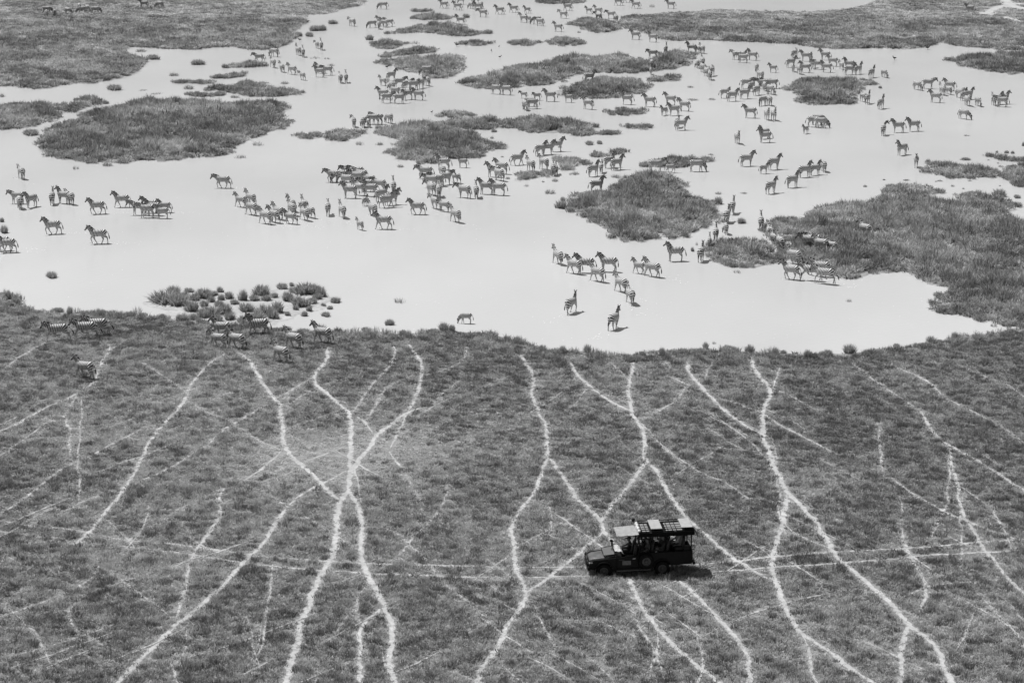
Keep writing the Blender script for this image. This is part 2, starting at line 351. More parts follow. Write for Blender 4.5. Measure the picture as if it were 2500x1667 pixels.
# ---------------------------------------------------------------- islands (traced outlines) : name phrase -> (tile, points, label)
def ell(cx, cy, w, h, skew=0, n=11, seed=0):
    r = np.random.default_rng(int(cx*7+cy)); out = []
    for i in range(n):
        a = 2*math.pi*i/n; q = 1+.12*(r.random()-.5)*2
        out.append((cx+w/2*q*math.cos(a), cy+h/2*q*math.sin(a)+skew*math.cos(a)))
    return out
ISL = [
 ('A', [(-500, 770), (0, 782), (80, 757), (200, 747), (330, 747), (420, 752), (470, 752), (478, 772), (460, 812), (440, 860), (380, 900), (320, 897), (270, 920), (160, 945), (50, 955), (0, 960), (-500, 960)], 'grass island cut by a thin water channel, running out of sight beside the oval island'),
 ('A', [(495, 766), (560, 724), (620, 699), (700, 709), (750, 742), (730, 762), (680, 780), (610, 802), (540, 830), (495, 824)], 'small rounded grass island across a narrow ditch from the biggest oval island'),
 ('A', [(275, 1030), (330, 960), (400, 910), (520, 880), (570, 870), (640, 812), (740, 787), (850, 768), (880, 752), (960, 747), (1000, 722), (1120, 714), (1230, 727), (1360, 717), (1500, 737), (1700, 747), (1900, 737), (2050, 737), (2110, 752), (2080, 790), (2052, 830), (2090, 870), (2110, 900), (2060, 930), (1960, 975), (1860, 1000), (1800, 1035), (1740, 1060), (1680, 1110), (1600, 1150), (1500, 1155), (1400, 1160), (1300, 1170), (1170, 1185), (1080, 1165), (1000, 1170), (940, 1195), (820, 1200), (740, 1190), (640, 1190), (520, 1180), (440, 1160), (380, 1135), (310, 1110)], 'biggest oval grass island with no zebras on it'),
 ('A', [(1620, 490), (1700, 460), (1780, 447), (1880, 452), (1930, 475), (1900, 492), (1800, 500), (1680, 500)], 'flat grass islet beside the file of zebras leaving the far bank'),
 ('A', ell(1690, 555, 225, 40, -8), 'thin grass islet just behind the twin humped island'),
 ('A', ell(1425, 598, 205, 34), 'thin ragged grass islet near the twin humped island'),
 ('A', [(1500, 645), (1580, 607), (1660, 627), (1740, 612), (1820, 582), (1890, 592), (1970, 622), (2060, 642), (2180, 652), (2190, 685), (2110, 700), (1980, 715), (1830, 707), (1740, 692), (1640, 672), (1540, 662)], 'twin humped grass island behind the biggest oval island'),
 ('A', ell(1505, 690, 230, 46), 'dome of grass between the twin humped island and the biggest oval island'),
 ('B', ell(818, 128, 275, 54), 'upper lens-shaped grass island near the far zebra herd'),
 ('B', ell(735, 76, 140, 28), 'small low grass islet beyond the lens-shaped islands'),
 ('B', [(505, 237), (560, 212), (620, 207), (700, 177), (800, 162), (900, 167), (990, 162), (1010, 187), (1080, 202), (1150, 227), (1160, 255), (1080, 270), (960, 270), (890, 255), (800, 245), (660, 240), (600, 250), (520, 250)], 'long double-lobed grass island with a zebra walking past its end'),
 ('B', ell(1122, 315, 195, 52), 'lens-shaped grass islet with dark birds beside it'),
 ('B', ell(1490, 315, 190, 48), 'lens-shaped grass islet in open water, middle one of three in a row'),
 ('B', ell(1788, 304, 255, 78), 'larger lens-shaped grass islet at the end of the row of three'),
 ('B', ell(485, 325, 205, 76), 'round grass islet behind the pair of long grass islands'),
 ('B', [(430, 408), (500, 385), (570, 365), (650, 350), (720, 335), (800, 345), (838, 375), (780, 395), (680, 400), (560, 415), (460, 420)], 'long sloping grass islet just behind the island with a drinking zebra'),
 ('B', [(430, 465), (480, 432), (600, 412), (760, 412), (900, 402), (1050, 407), (1055, 425), (1020, 455), (1050, 490), (1030, 525), (960, 545), (930, 565), (870, 580), (800, 570), (760, 545), (650, 535), (600, 510), (520, 485)], 'wide grass island with one zebra drinking at its edge'),
 ('B', [(1010, 602), (1060, 572), (1160, 547), (1280, 522), (1360, 502), (1370, 477), (1430, 464), (1540, 472), (1600, 457), (1660, 432), (1760, 412), (1860, 397), (1980, 407), (2060, 422), (2110, 392), (2190, 387), (2270, 402), (2300, 440), (2360, 425), (2420, 430), (2500, 385), (2600, 362), (2690, 377), (2732, 397), (2690, 440), (2675, 480), (2610, 505), (2500, 520), (2352, 533), (2250, 545), (2130, 540), (2080, 530), (1900, 550), (1780, 570), (1750, 600), (1640, 625), (1500, 640), (1350, 650), (1200, 655), (1100, 645), (1030, 625)], 'longest winding grass island in the middle of the water'),
 ('B', [(1715, 650), (1800, 640), (1900, 602), (2000, 572), (2100, 557), (2200, 572), (2300, 567), (2352, 582), (2395, 607), (2415, 640), (2380, 665), (2330, 690), (2240, 710), (2080, 725), (1960, 725), (1850, 720), (1760, 695)], 'broad grass island lying along the longest winding island'),
 ('C', [(40, 592), (90, 552), (160, 557), (220, 542), (270, 547), (265, 595), (220, 605), (150, 600), (80, 600)], 'small grass islet at the foot of the longest winding island, by two zebras from behind'),
 ('B', [(850, 857), (900, 817), (1010, 802), (1110, 822), (1125, 850), (1060, 865), (940, 862)], 'low grass hump touching the back of the kinked island'),
 ('B', [(420, 950), (470, 922), (600, 902), (700, 897), (720, 882), (850, 872), (1000, 862), (1130, 857), (1240, 842), (1330, 872), (1330, 900), (1290, 940), (1200, 955), (1110, 950), (1150, 985), (1230, 1020), (1260, 1050), (1340, 1065), (1290, 1090), (1200, 1110), (1190, 1150), (1100, 1165), (1000, 1165), (900, 1170), (840, 1200), (770, 1210), (740, 1190), (650, 1180), (560, 1155), (510, 1120), (500, 1100), (560, 1070), (600, 1030), (540, 1010), (440, 990)], 'large kinked grass island with a zebra and foal at its front edge'),
 ('B', ell(1372, 905, 78, 74), 'small round grass islet in the gap between two large islands'),
 ('B', [(1420, 900), (1450, 852), (1540, 837), (1640, 837), (1720, 867), (1850, 877), (1960, 892), (1950, 940), (2030, 962), (2020, 985), (1920, 1000), (1830, 1005), (1780, 975), (1650, 980), (1500, 975), (1460, 940)], 'grass island with a low tail, next to the large kinked island'),
 ('B', [(2110, 835), (2150, 792), (2240, 772), (2340, 787), (2370, 810), (2350, 835), (2280, 845), (2180, 850)], 'small grass island with one zebra standing right behind it'),
 ('B', ell(2328, 925, 150, 46), 'low lens-shaped grass islet alone in open water'),
 ('B', ell(2098, 970, 100, 34), 'little ragged grass islet off the low-tailed island'),
 ('B', [(1995, 1128), (2060, 1097), (2180, 1087), (2200, 1112), (2100, 1150), (2010, 1150)], 'sparse grass islet behind the pair of upright zebras'),
 ('B', [(1690, 1167), (1760, 1147), (1850, 1152), (1940, 1167), (1945, 1205), (1860, 1220), (1810, 1250), (1750, 1240), (1760, 1200)], 'ragged grass islet beside a knot of zebras at the muddy shallows'),
 ('B', [(1410, 1280), (1450, 1245), (1560, 1245), (1650, 1247), (1660, 1290), (1560, 1310), (1450, 1320)], 'ragged grass islet with zebras wading out of its far side'),
 ('B', [(-130, 975), (-60, 962), (0, 975), (60, 957), (120, 942), (230, 942), (280, 962), (260, 1000), (180, 1035), (90, 1038), (40, 1002), (-60, 1025), (-120, 1010)], 'clumpy thin grass island in front of a huddle of drinking zebras'),
 ('B', [(1570, 20), (1600, 0), (1640, -60), (1900, -60), (1930, 22), (1850, 30), (1700, 32), (1620, 30)], 'grass island at the far edge behind a striding zebra'),
 ('B', [(1810, 182), (1870, 152), (1920, 118), (2000, 122), (2100, 142), (2170, 167), (2180, 210), (2130, 235), (2040, 245), (1960, 230), (1900, 200)], 'rounded grass island with zebras stepping off its far side'),
 ('R7', [(1310, 828), (1400, 785), (1550, 755), (1800, 735), (2050, 705), (2352, 695), (2800, 690), (2800, 1000), (2352, 1010), (2200, 1020), (2000, 1000), (1850, 980), (1650, 940), (1520, 900), (1500, 860), (1400, 850)], 'pointed grass island tapering out from the side below the far bank'),
 ('C', [(1025, 642), (1070, 612), (1130, 592), (1140, 572), (1250, 557), (1350, 557), (1500, 567), (1640, 572), (1680, 620), (1600, 630), (1580, 680), (1530, 700), (1555, 740), (1520, 770), (1400, 760), (1300, 775), (1180, 765), (1130, 745), (1160, 715), (1160, 690), (1120, 668), (1045, 658)], 'notched grass island encircled by zebra groups'),
 ('C', [(20, 1205), (80, 1165), (200, 1135), (340, 1135), (460, 1145), (500, 1168), (480, 1190), (380, 1195), (300, 1230), (180, 1235), (60, 1222), (30, 1217)], 'crescent grass island behind a mare and walking foal'),
 ('Z', [(1391, 483), (1405, 473), (1421, 467), (1445, 465), (1468, 466), (1488, 457), (1508, 450), (1525, 440), (1535, 430), (1555, 425), (1588, 418), (1628, 422), (1653, 433), (1656, 448), (1662, 464), (1680, 478), (1701, 480), (1728, 486), (1741, 500), (1740, 519), (1741, 538), (1715, 554), (1677, 573), (1649, 583), (1607, 580), (1590, 585), (1564, 588.6), (1519, 586), (1507.6, 578), (1512, 566), (1474.6, 554), (1437, 535.5), (1427, 524), (1401, 516.6), (1391, 507)], 'large tussocky grass island with one zebra standing on its far side'),
 ('O', [(190, 655), (200, 610), (300, 570), (400, 550), (560, 560), (740, 560), (790, 605), (870, 665), (950, 780), (940, 840), (860, 880), (700, 900), (560, 915), (400, 900), (320, 880), (210, 830), (175, 770)], 'shaggy tussock island between two files of zebras'),
 ('D', [(480, 415), (560, 390), (650, 385), (680, 405), (760, 355), (850, 300), (1000, 288), (1150, 272), (1280, 252), (1310, 195), (1380, 155), (1500, 128), (1640, 152), (1750, 187), (1760, 207), (1650, 225), (1640, 240), (1780, 265), (1890, 242), (1920, 212), (2000, 197), (2100, 217), (2200, 252), (2290, 287), (2280, 320), (2200, 322), (2240, 360), (2290, 400), (2352, 418), (2900, 425), (2900, 1170), (2352, 1185), (2240, 1185), (2180, 1150), (2080, 1150), (2000, 1120), (1880, 1110), (1800, 1100), (1720, 1085), (1700, 1050), (1720, 990), (1720, 950), (1800, 925), (1860, 900), (1760, 910), (1680, 880), (1590, 850), (1500, 800), (1480, 785), (1430, 800), (1330, 800), (1240, 785), (1190, 830), (1110, 845), (980, 840), (930, 790), (800, 760), (720, 745), (690, 700), (640, 690), (560, 640), (520, 570), (470, 500)], 'great grass bank that the galloping zebras are leaving'),
 ('Q', [(1010, 1225), (1060, 1190), (1200, 1195), (1400, 1220), (1600, 1245), (1800, 1270), (1930, 1295), (1960, 1370), (1940, 1420), (1780, 1410), (1650, 1420), (1450, 1430), (1300, 1410), (1180, 1370), (1100, 1370), (1090, 1310), (1120, 1260)], 'clumpy grass island beside a zebra walking straight ahead alone'),
 ('Q', [(1830, 1115), (1920, 1085), (2100, 1115), (2352, 1120), (2700, 1100), (2700, 1200), (2352, 1200), (2200, 1200), (2050, 1190), (1900, 1150)], 'thin grass spit behind the clumpy island'),
 ('Q', [(2000, 1382), (2030, 1335), (2150, 1265), (2352, 1210), (2700, 1215), (2700, 1560), (2352, 1560), (2250, 1540), (2150, 1460), (2100, 1410)], 'grass island with muddy edges next to the great grass bank'),
]
def reed_field(poly, dens, hmean, zsrc, parent=None, name='grass', trails=()):
    x, y = jitter_grid(poly, dens)
    if len(x) == 0: return None
    n1 = fnoise(x*.16, y*.16, 3); n2 = fnoise(x*.8+40, y*.8, 2); n3 = rng.random(len(x))
    keep = np.ones(len(x), bool)
    for ln, wd in trails: keep &= seg_dist(x, y, ln) > wd*(.7+.6*rng.random(len(x)))
    keep &= (n2 > .24) | (n3 > .6)
    x, y, n1, n2, n3 = (a[keep] for a in (x, y, n1, n2, n3))
    h = hmean*(.28+.4*n1+1.0*np.clip((n2-.32)*2.2, 0, 1))*(.75+.5*n3); rad = (.55+.35*rng.random(len(x)))*(9/dens)**.5
    tint = np.clip((n1-.5)*1.3-(n2-.5)*.6+.40+rng.normal(0, .32, len(x)), 0, 1)
    if parent is None: h = h*np.clip(.42+(to_px(x, y)[1]-38)/45, .42, 1)      # grazed short at the back
    if parent is not None:     # islands are domed: the sedge is lower at the water's edge
        d = seg_dist(x, y, [tuple(p) for p in poly]+[tuple(poly[0])]); dm = np.clip(d/(1.3+1.2*n1), 0, 1); h = h*(.55+.62*dm)
        k = ((d > .25) | (rng.random(len(x)) < .7)) & ~((d < 1.7) & (vnoise(x*.9+3, y*.9) < .30)); x, y, h, rad, tint = x[k], y[k], h[k], rad[k], tint[k]
        P = np.array(poly); nx = np.roll(P, -1, 0)-np.roll(P, 1, 0); nr = np.stack([nx[:, 1], -nx[:, 0]], 1); nr /= np.hypot(nr[:, 0], nr[:, 1])[:, None]+1e-9
        pick = np.repeat(np.where((rng.random(len(P)) < .34) & in_view(P[:, 0], P[:, 1]))[0], 4); m = len(pick)     # stray tufts fringe the island
        if m:
            base = np.repeat(rng.normal(.10, .28, m//4), 4)
            x = np.append(x, P[pick, 0]+nr[pick, 0]*base+rng.normal(0, .22, m)); y = np.append(y, P[pick, 1]+nr[pick, 1]*base+rng.normal(0, .22, m))
            h = np.append(h, hmean*(.3+.55*rng.random(m))); rad = np.append(rad, .35+.3*rng.random(m)); tint = np.append(tint, np.clip(rng.normal(.3, .2, m), 0, 1))
    return scatter(name, x, y, zsrc, h, rad, tint, 'tall', parent)
ISL_GEO = []
for t, pts, lab in ISL:
    px = [pix(t, *p) for p in pts]
    ymid = sum(p[1] for p in px)/len(px); hm = .62
    poly = outline_world(px, .52)
    o, I = mound('grass_island', poly, .06, M['mud'])
    tag(o, lab, 'island', 'grass islands in the shallow pan')
    ISL_GEO.append((I, .06))
    dn = 9 if ymid > 330 else 6.5
    tr = []
    if 'great grass bank' in lab:
        tr = [([tuple(tpt('D', *q)[:2]) for q in ln], .3) for ln in ([(680, 390), (665, 500), (660, 600), (690, 690)], [(1480, 700), (1475, 760), (1500, 810)], [(1060, 660), (1110, 700), (1160, 710)], [(1690, 740), (1690, 860)], [(960, 560), (1010, 640), (1090, 690)])]
    reed_field(I, dn, .82, .06, o, 'grass', tr)
for nm, pl, lab in (('far_bank', bankL, 'far grassy bank where zebras graze'), ('far_bank', bankR, 'far grassy bank across the water')):
    poly = outline_world(pl, .55)
    o, I = mound(nm, poly, .07, M['mud'], skirt=.6); o['kind'] = 'structure'; ISL_GEO.append((I, .07))
    tr = []
    if pl is bankR:
        for ln, wd in (([(2352, 60), (2150, 75), (2000, 110), (1900, 160), (1850, 215)], 1.3), ([(2352, 140), (2150, 75), (2080, 0)], 1.6), ([(2352, 330), (2180, 280), (2090, 240)], 1.2), ([(1260, 225), (1400, 250), (1560, 270)], .8), ([(930, 60), (1150, 75)], .6), ([(1700, 170), (1780, 195)], .6)):
            wl = [tuple(tpt('R7', *q)[:2]) for q in ln]; tr.append((wl, wd))
    else:
        for ln, wd in (([(680, 250), (760, 300), (860, 330), (930, 345)], .45), ([(640, 205), (500, 195)], .3)):
            tr.append(([tuple(tpt('A', *q)[:2]) for q in ln], wd))
    BANK_TR = tr
    gob = reed_field(I, 5.5, .66, .07, None, 'bank_grass', tr)
    tag(gob, 'tall sedge covering the '+lab, 'grass', kind='stuff')
    for ln, wd in tr:      # bare pale clay tracks on the bank
        pl2 = densify(chaikin(ln, False, 2), 1.0, False); vs = []; fs = []
        for i, p in enumerate(pl2):
            d = np.array(pl2[min(i+1, len(pl2)-1)])-np.array(pl2[max(i-1, 0)]); d = d/(np.hypot(*d)+1e-9); nrm = np.array([-d[1], d[0]])
            for s in (-1, 1): q = p+nrm*s*wd*(.8+.6*rng.random()); vs.append((q[0], q[1], .076+.0006*len(fs) % .01))
            if i: b = 2*i; fs.append((b-2, b-1, b+1, b))
        po = from_py('path', vs, fs, M['trail']); po['kind'] = 'structure'

# sandy clay spit with single tussocks, left of the crossing
spit = [(1105, 678), (1090, 640), (1200, 600), (1420, 575), (1640, 580), (1850, 590), (2060, 555), (2200, 560), (2352, 575), (2400, 640), (2352, 690), (2250, 715), (2130, 735), (2050, 775), (1960, 810), (1900, 850), (1300, 850), (1240, 775), (1270, 720), (1180, 690)]
spit_o, spit_I = mound('sand_spit', [tuple(tpt('E', *p)[:2]) for p in spit], .05, M['sand'], skirt=1.0, ragged=.3); spit_o['kind'] = 'structure'
ISL_GEO.append((spit_I, .05))
ISL_GEO.append((meadow_I, LAND_Z))
BB = {}
def land_z(x, y, wet=-.03):
    z = wet
    for I, t in ISL_GEO:
        if id(I) not in BB: BB[id(I)] = (*I.min(0), *I.max(0))
        b = BB[id(I)]
        if not (b[0] < x < b[2] and b[1] < y < b[3]): continue
        J = np.roll(I, -1, 0); c = (I[:, 1] > y) != (J[:, 1] > y); A, B = I[c], J[c]
        if np.sum(x < (B[:, 0]-A[:, 0])*(y-A[:, 1])/(B[:, 1]-A[:, 1])+A[:, 0]) % 2: z = max(z, t-.01)
    return z

# ---------------------------------------------------------------- single tussocks standing in the water
def tussock_mesh(seed, n=4, blades=60, spread=.75, hmin=.6):
    r = np.random.default_rng(seed); vs = []; fs = []; dry = []
    for c in range(n*blades):      # one shaggy dome: upright in the middle, leaning out and shorter at the rim
        a = r.random()*6.283; q = math.sqrt(r.random()); lob = 1+.2*math.sin(2*a+seed)+.2*math.sin(3*a+2*seed)
        bx, by = .40*q*lob*math.cos(a), .40*q*lob*math.sin(a); h = (hmin+(1-hmin)*r.random())*(1-.5*q**3); la = a+r.normal(0, .6); ln = (.06+.34*q)*spread*(.5+r.random())
        dx, dy = math.cos(la)*ln, math.sin(la)*ln; wa = r.random()*3.14; wx, wy = .02*math.cos(wa), .02*math.sin(wa); b0 = len(vs); own = .3*r.random()+(.4 if r.random() < .2 else 0)
        vs += [(bx-wx, by-wy, -.03), (bx+wx, by+wy, -.03), (bx+dx*.4+wx*.8, by+dy*.4+wy*.8, h*.65), (bx+dx*.4-wx*.8, by+dy*.4-wy*.8, h*.65), (bx+dx, by+dy, h)]
        dry += [own, own, own+.3, own+.3, own+.6]; fs += [(b0, b0+1, b0+2, b0+3), (b0+3, b0+2, b0+4)]
    me = bpy.data.meshes.new('grass_tussock'); me.from_pydata(vs, [], fs); me.update()
    me.attributes.new('dry', 'FLOAT', 'POINT').data.foreach_set('value', dry); me.materials.append(M['tussock'])
    return me
def tussock_material():
    m, nt, b = new_mat('tussock_grass')
    av = nt.nodes.new('ShaderNodeAttribute'); av.attribute_name = 'dry'
    r = nt.nodes.new('ShaderNodeMapRange'); r.inputs['From Max'].default_value = 1.2; r.inputs['To Min'].default_value = .14; r.inputs['To Max'].default_value = .66
    nt.links.new(av.outputs['Fac'], r.inputs['Value']); nt.links.new(r.outputs[0], b.inputs['Base Color'])
    b.inputs['Roughness'].default_value = .75; b.inputs['Specular IOR Level'].default_value = .2; translucent(nt, b, r.outputs[0], .4)
    return m
M['tussock'] = tussock_material()
TM = {'dense': [tussock_mesh(k, 5, 60) for k in (1, 2, 3)], 'flat': [tussock_mesh(k, 4, 26, .9, .35) for k in (4, 5)], 'sparse': [tussock_mesh(k, 5, 9, .6, .6) for k in (6, 7)]}
def tussock(t, x, y, wpx, hpx, typ, label, group):
    px, py = pix(t, x, y); s = TILES[t][2]; py2 = py+hpx/s*.45
    v = ground(px, py2); sc = pxscale(py2)
    wm = wpx/s/sc; hm = max(.18, hpx/s/sc/.97)
    me = random.choice(TM[typ])
    o = mesh_obj('grass_tussock', me); o.location = (v.x, v.y+min(wm*.3, .5), land_z(v.x, v.y, -.02)); o.rotation_euler = (0, 0, random.random()*6.28)
    dep = wm if wm < 1.2 else 1.2+(wm-1.2)*.5
    o.scale = (wm/1.15, wm/1.15, min(hm, 1.0)*1.05) if wm < 2.2 else (wm/1.30, wm/1.5, min(hm, .8)*1.1)
    if 'clay spit' in label: o.scale = (o.scale[0]*1.34, o.scale[1]*1.34, o.scale[2]*1.0)
    if wm >= 1.6: o.rotation_euler = (0, 0, random.choice((0, math.pi))+random.uniform(-.2, .2))
    tag(o, label, 'grass tussock', group)
    return o
spit_t = [(1210, 600, 200, 130), (1270, 560, 90, 70), (1380, 560, 60, 40), (1490, 590, 110, 80), (1570, 585, 40, 40), (1610, 555, 45, 50), (1675, 600, 55, 60), (1620, 615, 40, 50), (1780, 600, 55, 90), (1910, 565, 110, 80), (2065, 530, 75, 50), (2135, 515, 30, 35), (2240, 555, 150, 90), (2310, 560, 80, 80), (1405, 680, 85, 90), (1490, 660, 60, 50), (1545, 630, 50, 50), (1715, 650, 55, 40), (1800, 690, 90, 70), (1930, 710, 110, 100), (2030, 680, 80, 110), (1950, 620, 60, 50), (2110, 610, 80, 80), (2200, 650, 110, 80), (2165, 690, 40, 40), (2290, 640, 60, 50), (2265, 695, 40, 45), (2230, 730, 40, 45), (2105, 735, 40, 35), (1340, 770, 80, 70), (1540, 720, 140, 80), (1680, 750, 70, 70), (1600, 660, 60, 50), (1640, 700, 90, 80), (1480, 740, 80, 60), (1350, 600, 60, 60), (1300, 640, 120, 90), (2352, 575, 70, 80), (2457, 630, 60, 50), (2417, 685, 40, 30), (2387, 735, 55, 40), (2367, 665, 30, 30),
 (1420, 615, 70, 55), (1540, 590, 50, 50), (1860, 620, 60, 50), (2010, 600, 50, 40), (1880, 760, 120, 80), (1780, 780, 90, 60), (2000, 740, 80, 70), (1410, 760, 70, 50), (1590, 770, 80, 60), (2320, 610, 60, 50), (2150, 560, 60, 50)]
for q in spit_t:
    big = q[2] >= 100
    tussock('E', *q, 'dense', ('large domed' if big else 'tall narrow' if q[3] > q[2] else 'tiny' if q[2] <= 45 else 'squat' if q[3] < q[2]*.75 else 'rounded')+' grass tussock on the pale clay spit by the meadow', 'tussocks on the clay spit')
alone = [('F', 500, 795, 75, 50, 'dense', 'dark grass tussock in the water just off the meadow shore'), ('F', 575, 635, 90, 50, 'sparse', 'spiky loose grass tussock alone in water beyond the meadow shore'),
 ('K', 585, 1325, 150, 80, 'dense', 'single dark domed grass tussock alone in wide open water'), ('K', 40, 800, 110, 100, 'dense', 'tall grass tussock at the water beside the trotting zebras'), ('K', 20, 690, 60, 60, 'dense', 'small grass tussock behind a taller tussock by the trotting zebras'), ('K', 865, 90, 115, 50, 'sparse', 'wispy grass tussock just in front of the biggest oval island'),
 ('N', 300, 170, 135, 95, 'dense', 'round grass tussock detached from the end of the large tussocky island'), ('N', 1655, 628, 40, 55, 'dense', 'narrow upright grass tuft beside a zebra near the shaggy tussock island'), ('N', 1700, 570, 32, 45, 'sparse', 'thin grass tuft near a lone foal in the file'),
 ('O', 520, 372, 105, 75, 'dense', 'round grass tussock between the two files of zebras'), ('D', 1072, 1000, 45, 30, 'sparse', 'tiny grass sprig alone in water before the great grass bank'), ('D', 250, 790, 70, 30, 'sparse', 'ragged grass sprig in front of the shaggy tussock island'), ('E', 0, 0, 0, 0, '', '')]
for q in alone:
    if q[5]: tussock(q[0], q[1], q[2], q[3], q[4], q[5], q[6], 'lone tussocks')
GA = 'low grass tufts in the far water'
far_t = [('A', 1120, 420, 115, 42, 'dense'), ('A', 1030, 372, 100, 26, 'flat'), ('A', 2182, 252, 66, 40, 'dense'), ('A', 2265, 253, 76, 38, 'dense'), ('A', 2310, 208, 100, 46, 'dense'), ('A', 1447, 457, 108, 44, 'dense'), ('A', 1272, 547, 86, 30, 'flat'), ('A', 1380, 638, 95, 40, 'flat'), ('A', 1715, 708, 85, 26, 'flat'), ('A', 2085, 607, 75, 24, 'flat'), ('A', 835, 637, 148, 56, 'dense'), ('A', 1150, 687, 95, 16, 'sparse'), ('A', 1040, 662, 75, 14, 'sparse'), ('A', 15, 697, 45, 34, 'flat'), ('A', 772, 750, 52, 28, 'dense'), ('A', 222, 970, 140, 48, 'dense'), ('A', 780, 1203, 95, 36, 'flat'), ('A', 1885, 1053, 90, 36, 'sparse'), ('A', 1752, 1148, 95, 32, 'sparse'), ('A', 2310, 425, 90, 16, 'sparse'),
 ('B', 1060, 117, 58, 34, 'dense'), ('B', 1222, 234, 82, 34, 'dense'), ('B', 355, 275, 74, 44, 'dense'), ('B', 690, 314, 110, 24, 'sparse'), ('B', 425, 1053, 62, 28, 'flat'), ('B', 282, 1050, 72, 36, 'sparse'), ('B', 580, 1216, 62, 24, 'flat'), ('B', 332, 951, 26, 14, 'flat'), ('B', 1265, 958, 52, 26, 'dense'), ('B', 1250, 1006, 34, 26, 'flat'), ('B', 1715, 1318, 56, 30, 'flat'), ('B', 1626, 1329, 28, 16, 'flat'), ('B', 1365, 1303, 40, 24, 'flat'), ('B', 1507, 1358, 38, 24, 'sparse'), ('B', 1672, 1405, 100, 36, 'sparse'), ('B', 1860, 1272, 95, 26, 'sparse'), ('B', 2160, 1292, 85, 28, 'sparse'), ('B', 1750, 1073, 36, 22, 'flat'), ('B', 1327, 1147, 30, 14, 'flat'), ('B', 1890, 236, 36, 16, 'flat'), ('B', 2085, 802, 34, 16, 'flat'), ('B', 1965, 1048, 76, 34, 'dense'), ('B', 2040, 1043, 52, 30, 'dense'), ('B', 10, 205, 70, 46, 'dense'), ('B', 82, 163, 76, 34, 'dense'), ('B', 40, 430, 60, 16, 'sparse'), ('B', 70, 475, 70, 24, 'sparse'), ('B', 2330, 430, 40, 30, 'dense'),
 ('C', 1745, 639, 30, 22, 'dense'), ('C', 352, 636, 56, 18, 'flat'), ('C', 372, 731, 95, 16, 'flat'), ('C', 512, 728, 66, 16, 'flat'), ('C', 505, 1131, 50, 14, 'flat'), ('C', 70, 44, 56, 28, 'sparse'), ('C', 300, 1400, 90, 34, 'dense'), ('C', 562, 1414, 60, 24, 'flat'), ('C', 745, 1414, 54, 16, 'flat'), ('C', 1633, 1362, 34, 18, 'flat'), ('C', 1772, 1315, 26, 12, 'flat'), ('C', 560, 1470, 70, 60, 'dense'), ('C', 1520, 690, 60, 40, 'flat'),
 ('Q', 1560, 1168, 145, 42, 'dense'), ('Q', 1575, 846, 92, 22, 'flat'), ('Q', 2120, 1070, 70, 44, 'dense'), ('Q', 2200, 1076, 60, 44, 'dense'), ('Q', 1985, 1066, 45, 34, 'dense'), ('Q', 1210, 1464, 90, 30, 'flat'), ('Q', 1155, 1472, 40, 22, 'flat'), ('Q', 1616, 1464, 66, 26, 'flat'), ('Q', 1380, 1530, 60, 36, 'flat'), ('Q', 185, 1534, 58, 34, 'flat'), ('Q', 440, 1449, 48, 22, 'flat'), ('Q', 2040, 1265, 100, 34, 'flat'), ('Q', 2345, 960, 40, 70, 'dense'), ('Q', 1870, 1180, 40, 18, 'flat'), ('Q', 2000, 1222, 40, 20, 'flat'), ('Q', 745, 1455, 90, 26, 'flat'), ('Q', 2025, 1534, 40, 14, 'flat'),
 ('D', 1970, 205, 60, 20, 'flat'), ('D', 2305, 240, 60, 30, 'dense'), ('D', 2180, 215, 110, 60, 'dense'), ('D', 1910, 180, 24, 16, 'flat'), ('D', 1380, 165, 80, 40, 'dense'), ('D', 1495, 118, 50, 14, 'flat'), ('D', 2135, 1180, 60, 34, 'sparse'), ('D', 2030, 1135, 60, 44, 'sparse'), ('D', 20, 1330, 55, 60, 'dense'), ('D', 80, 1308, 34, 28, 'sparse'), ('D', 225, 1355, 45, 50, 'dense'), ('D', 345, 1365, 80, 70, 'dense'), ('D', 535, 1385, 70, 70, 'dense'), ('D', 875, 1400, 60, 45, 'dense'), ('D', 1885, 1290, 70, 45, 'dense'), ('D', 1800, 1275, 28, 28, 'sparse'),
 ('P', 105, 655, 60, 120, 'dense'), ('P', 1090, 985, 40, 45, 'dense'), ('P', 590, 1450, 130, 60, 'sparse'), ('P', 1340, 1275, 130, 46, 'sparse'), ('P', 870, 1240, 110, 40, 'sparse'), ('P', 725, 1535, 70, 60, 'dense')]
LB = {'dense': 'dense dome-shaped grass tussock standing in the shallow water between the islands', 'flat': 'small flat grass tuft barely breaking the shallow water', 'sparse': 'sparse wisp of grass blades rising from the shallow water'}
for t, x, y, wv, hv, ty in far_t:
    tussock(t, x, y, wv, hv, ty, LB[ty] if pix(t, x, y)[1] < 780 else {'dense': 'upright grass tussock on the muddy rim of the meadow', 'sparse': 'loose grass sprig on the muddy rim of the meadow', 'flat': 'flat tuft on the rim of the meadow'}[ty], 'small tussocks, '+ty)

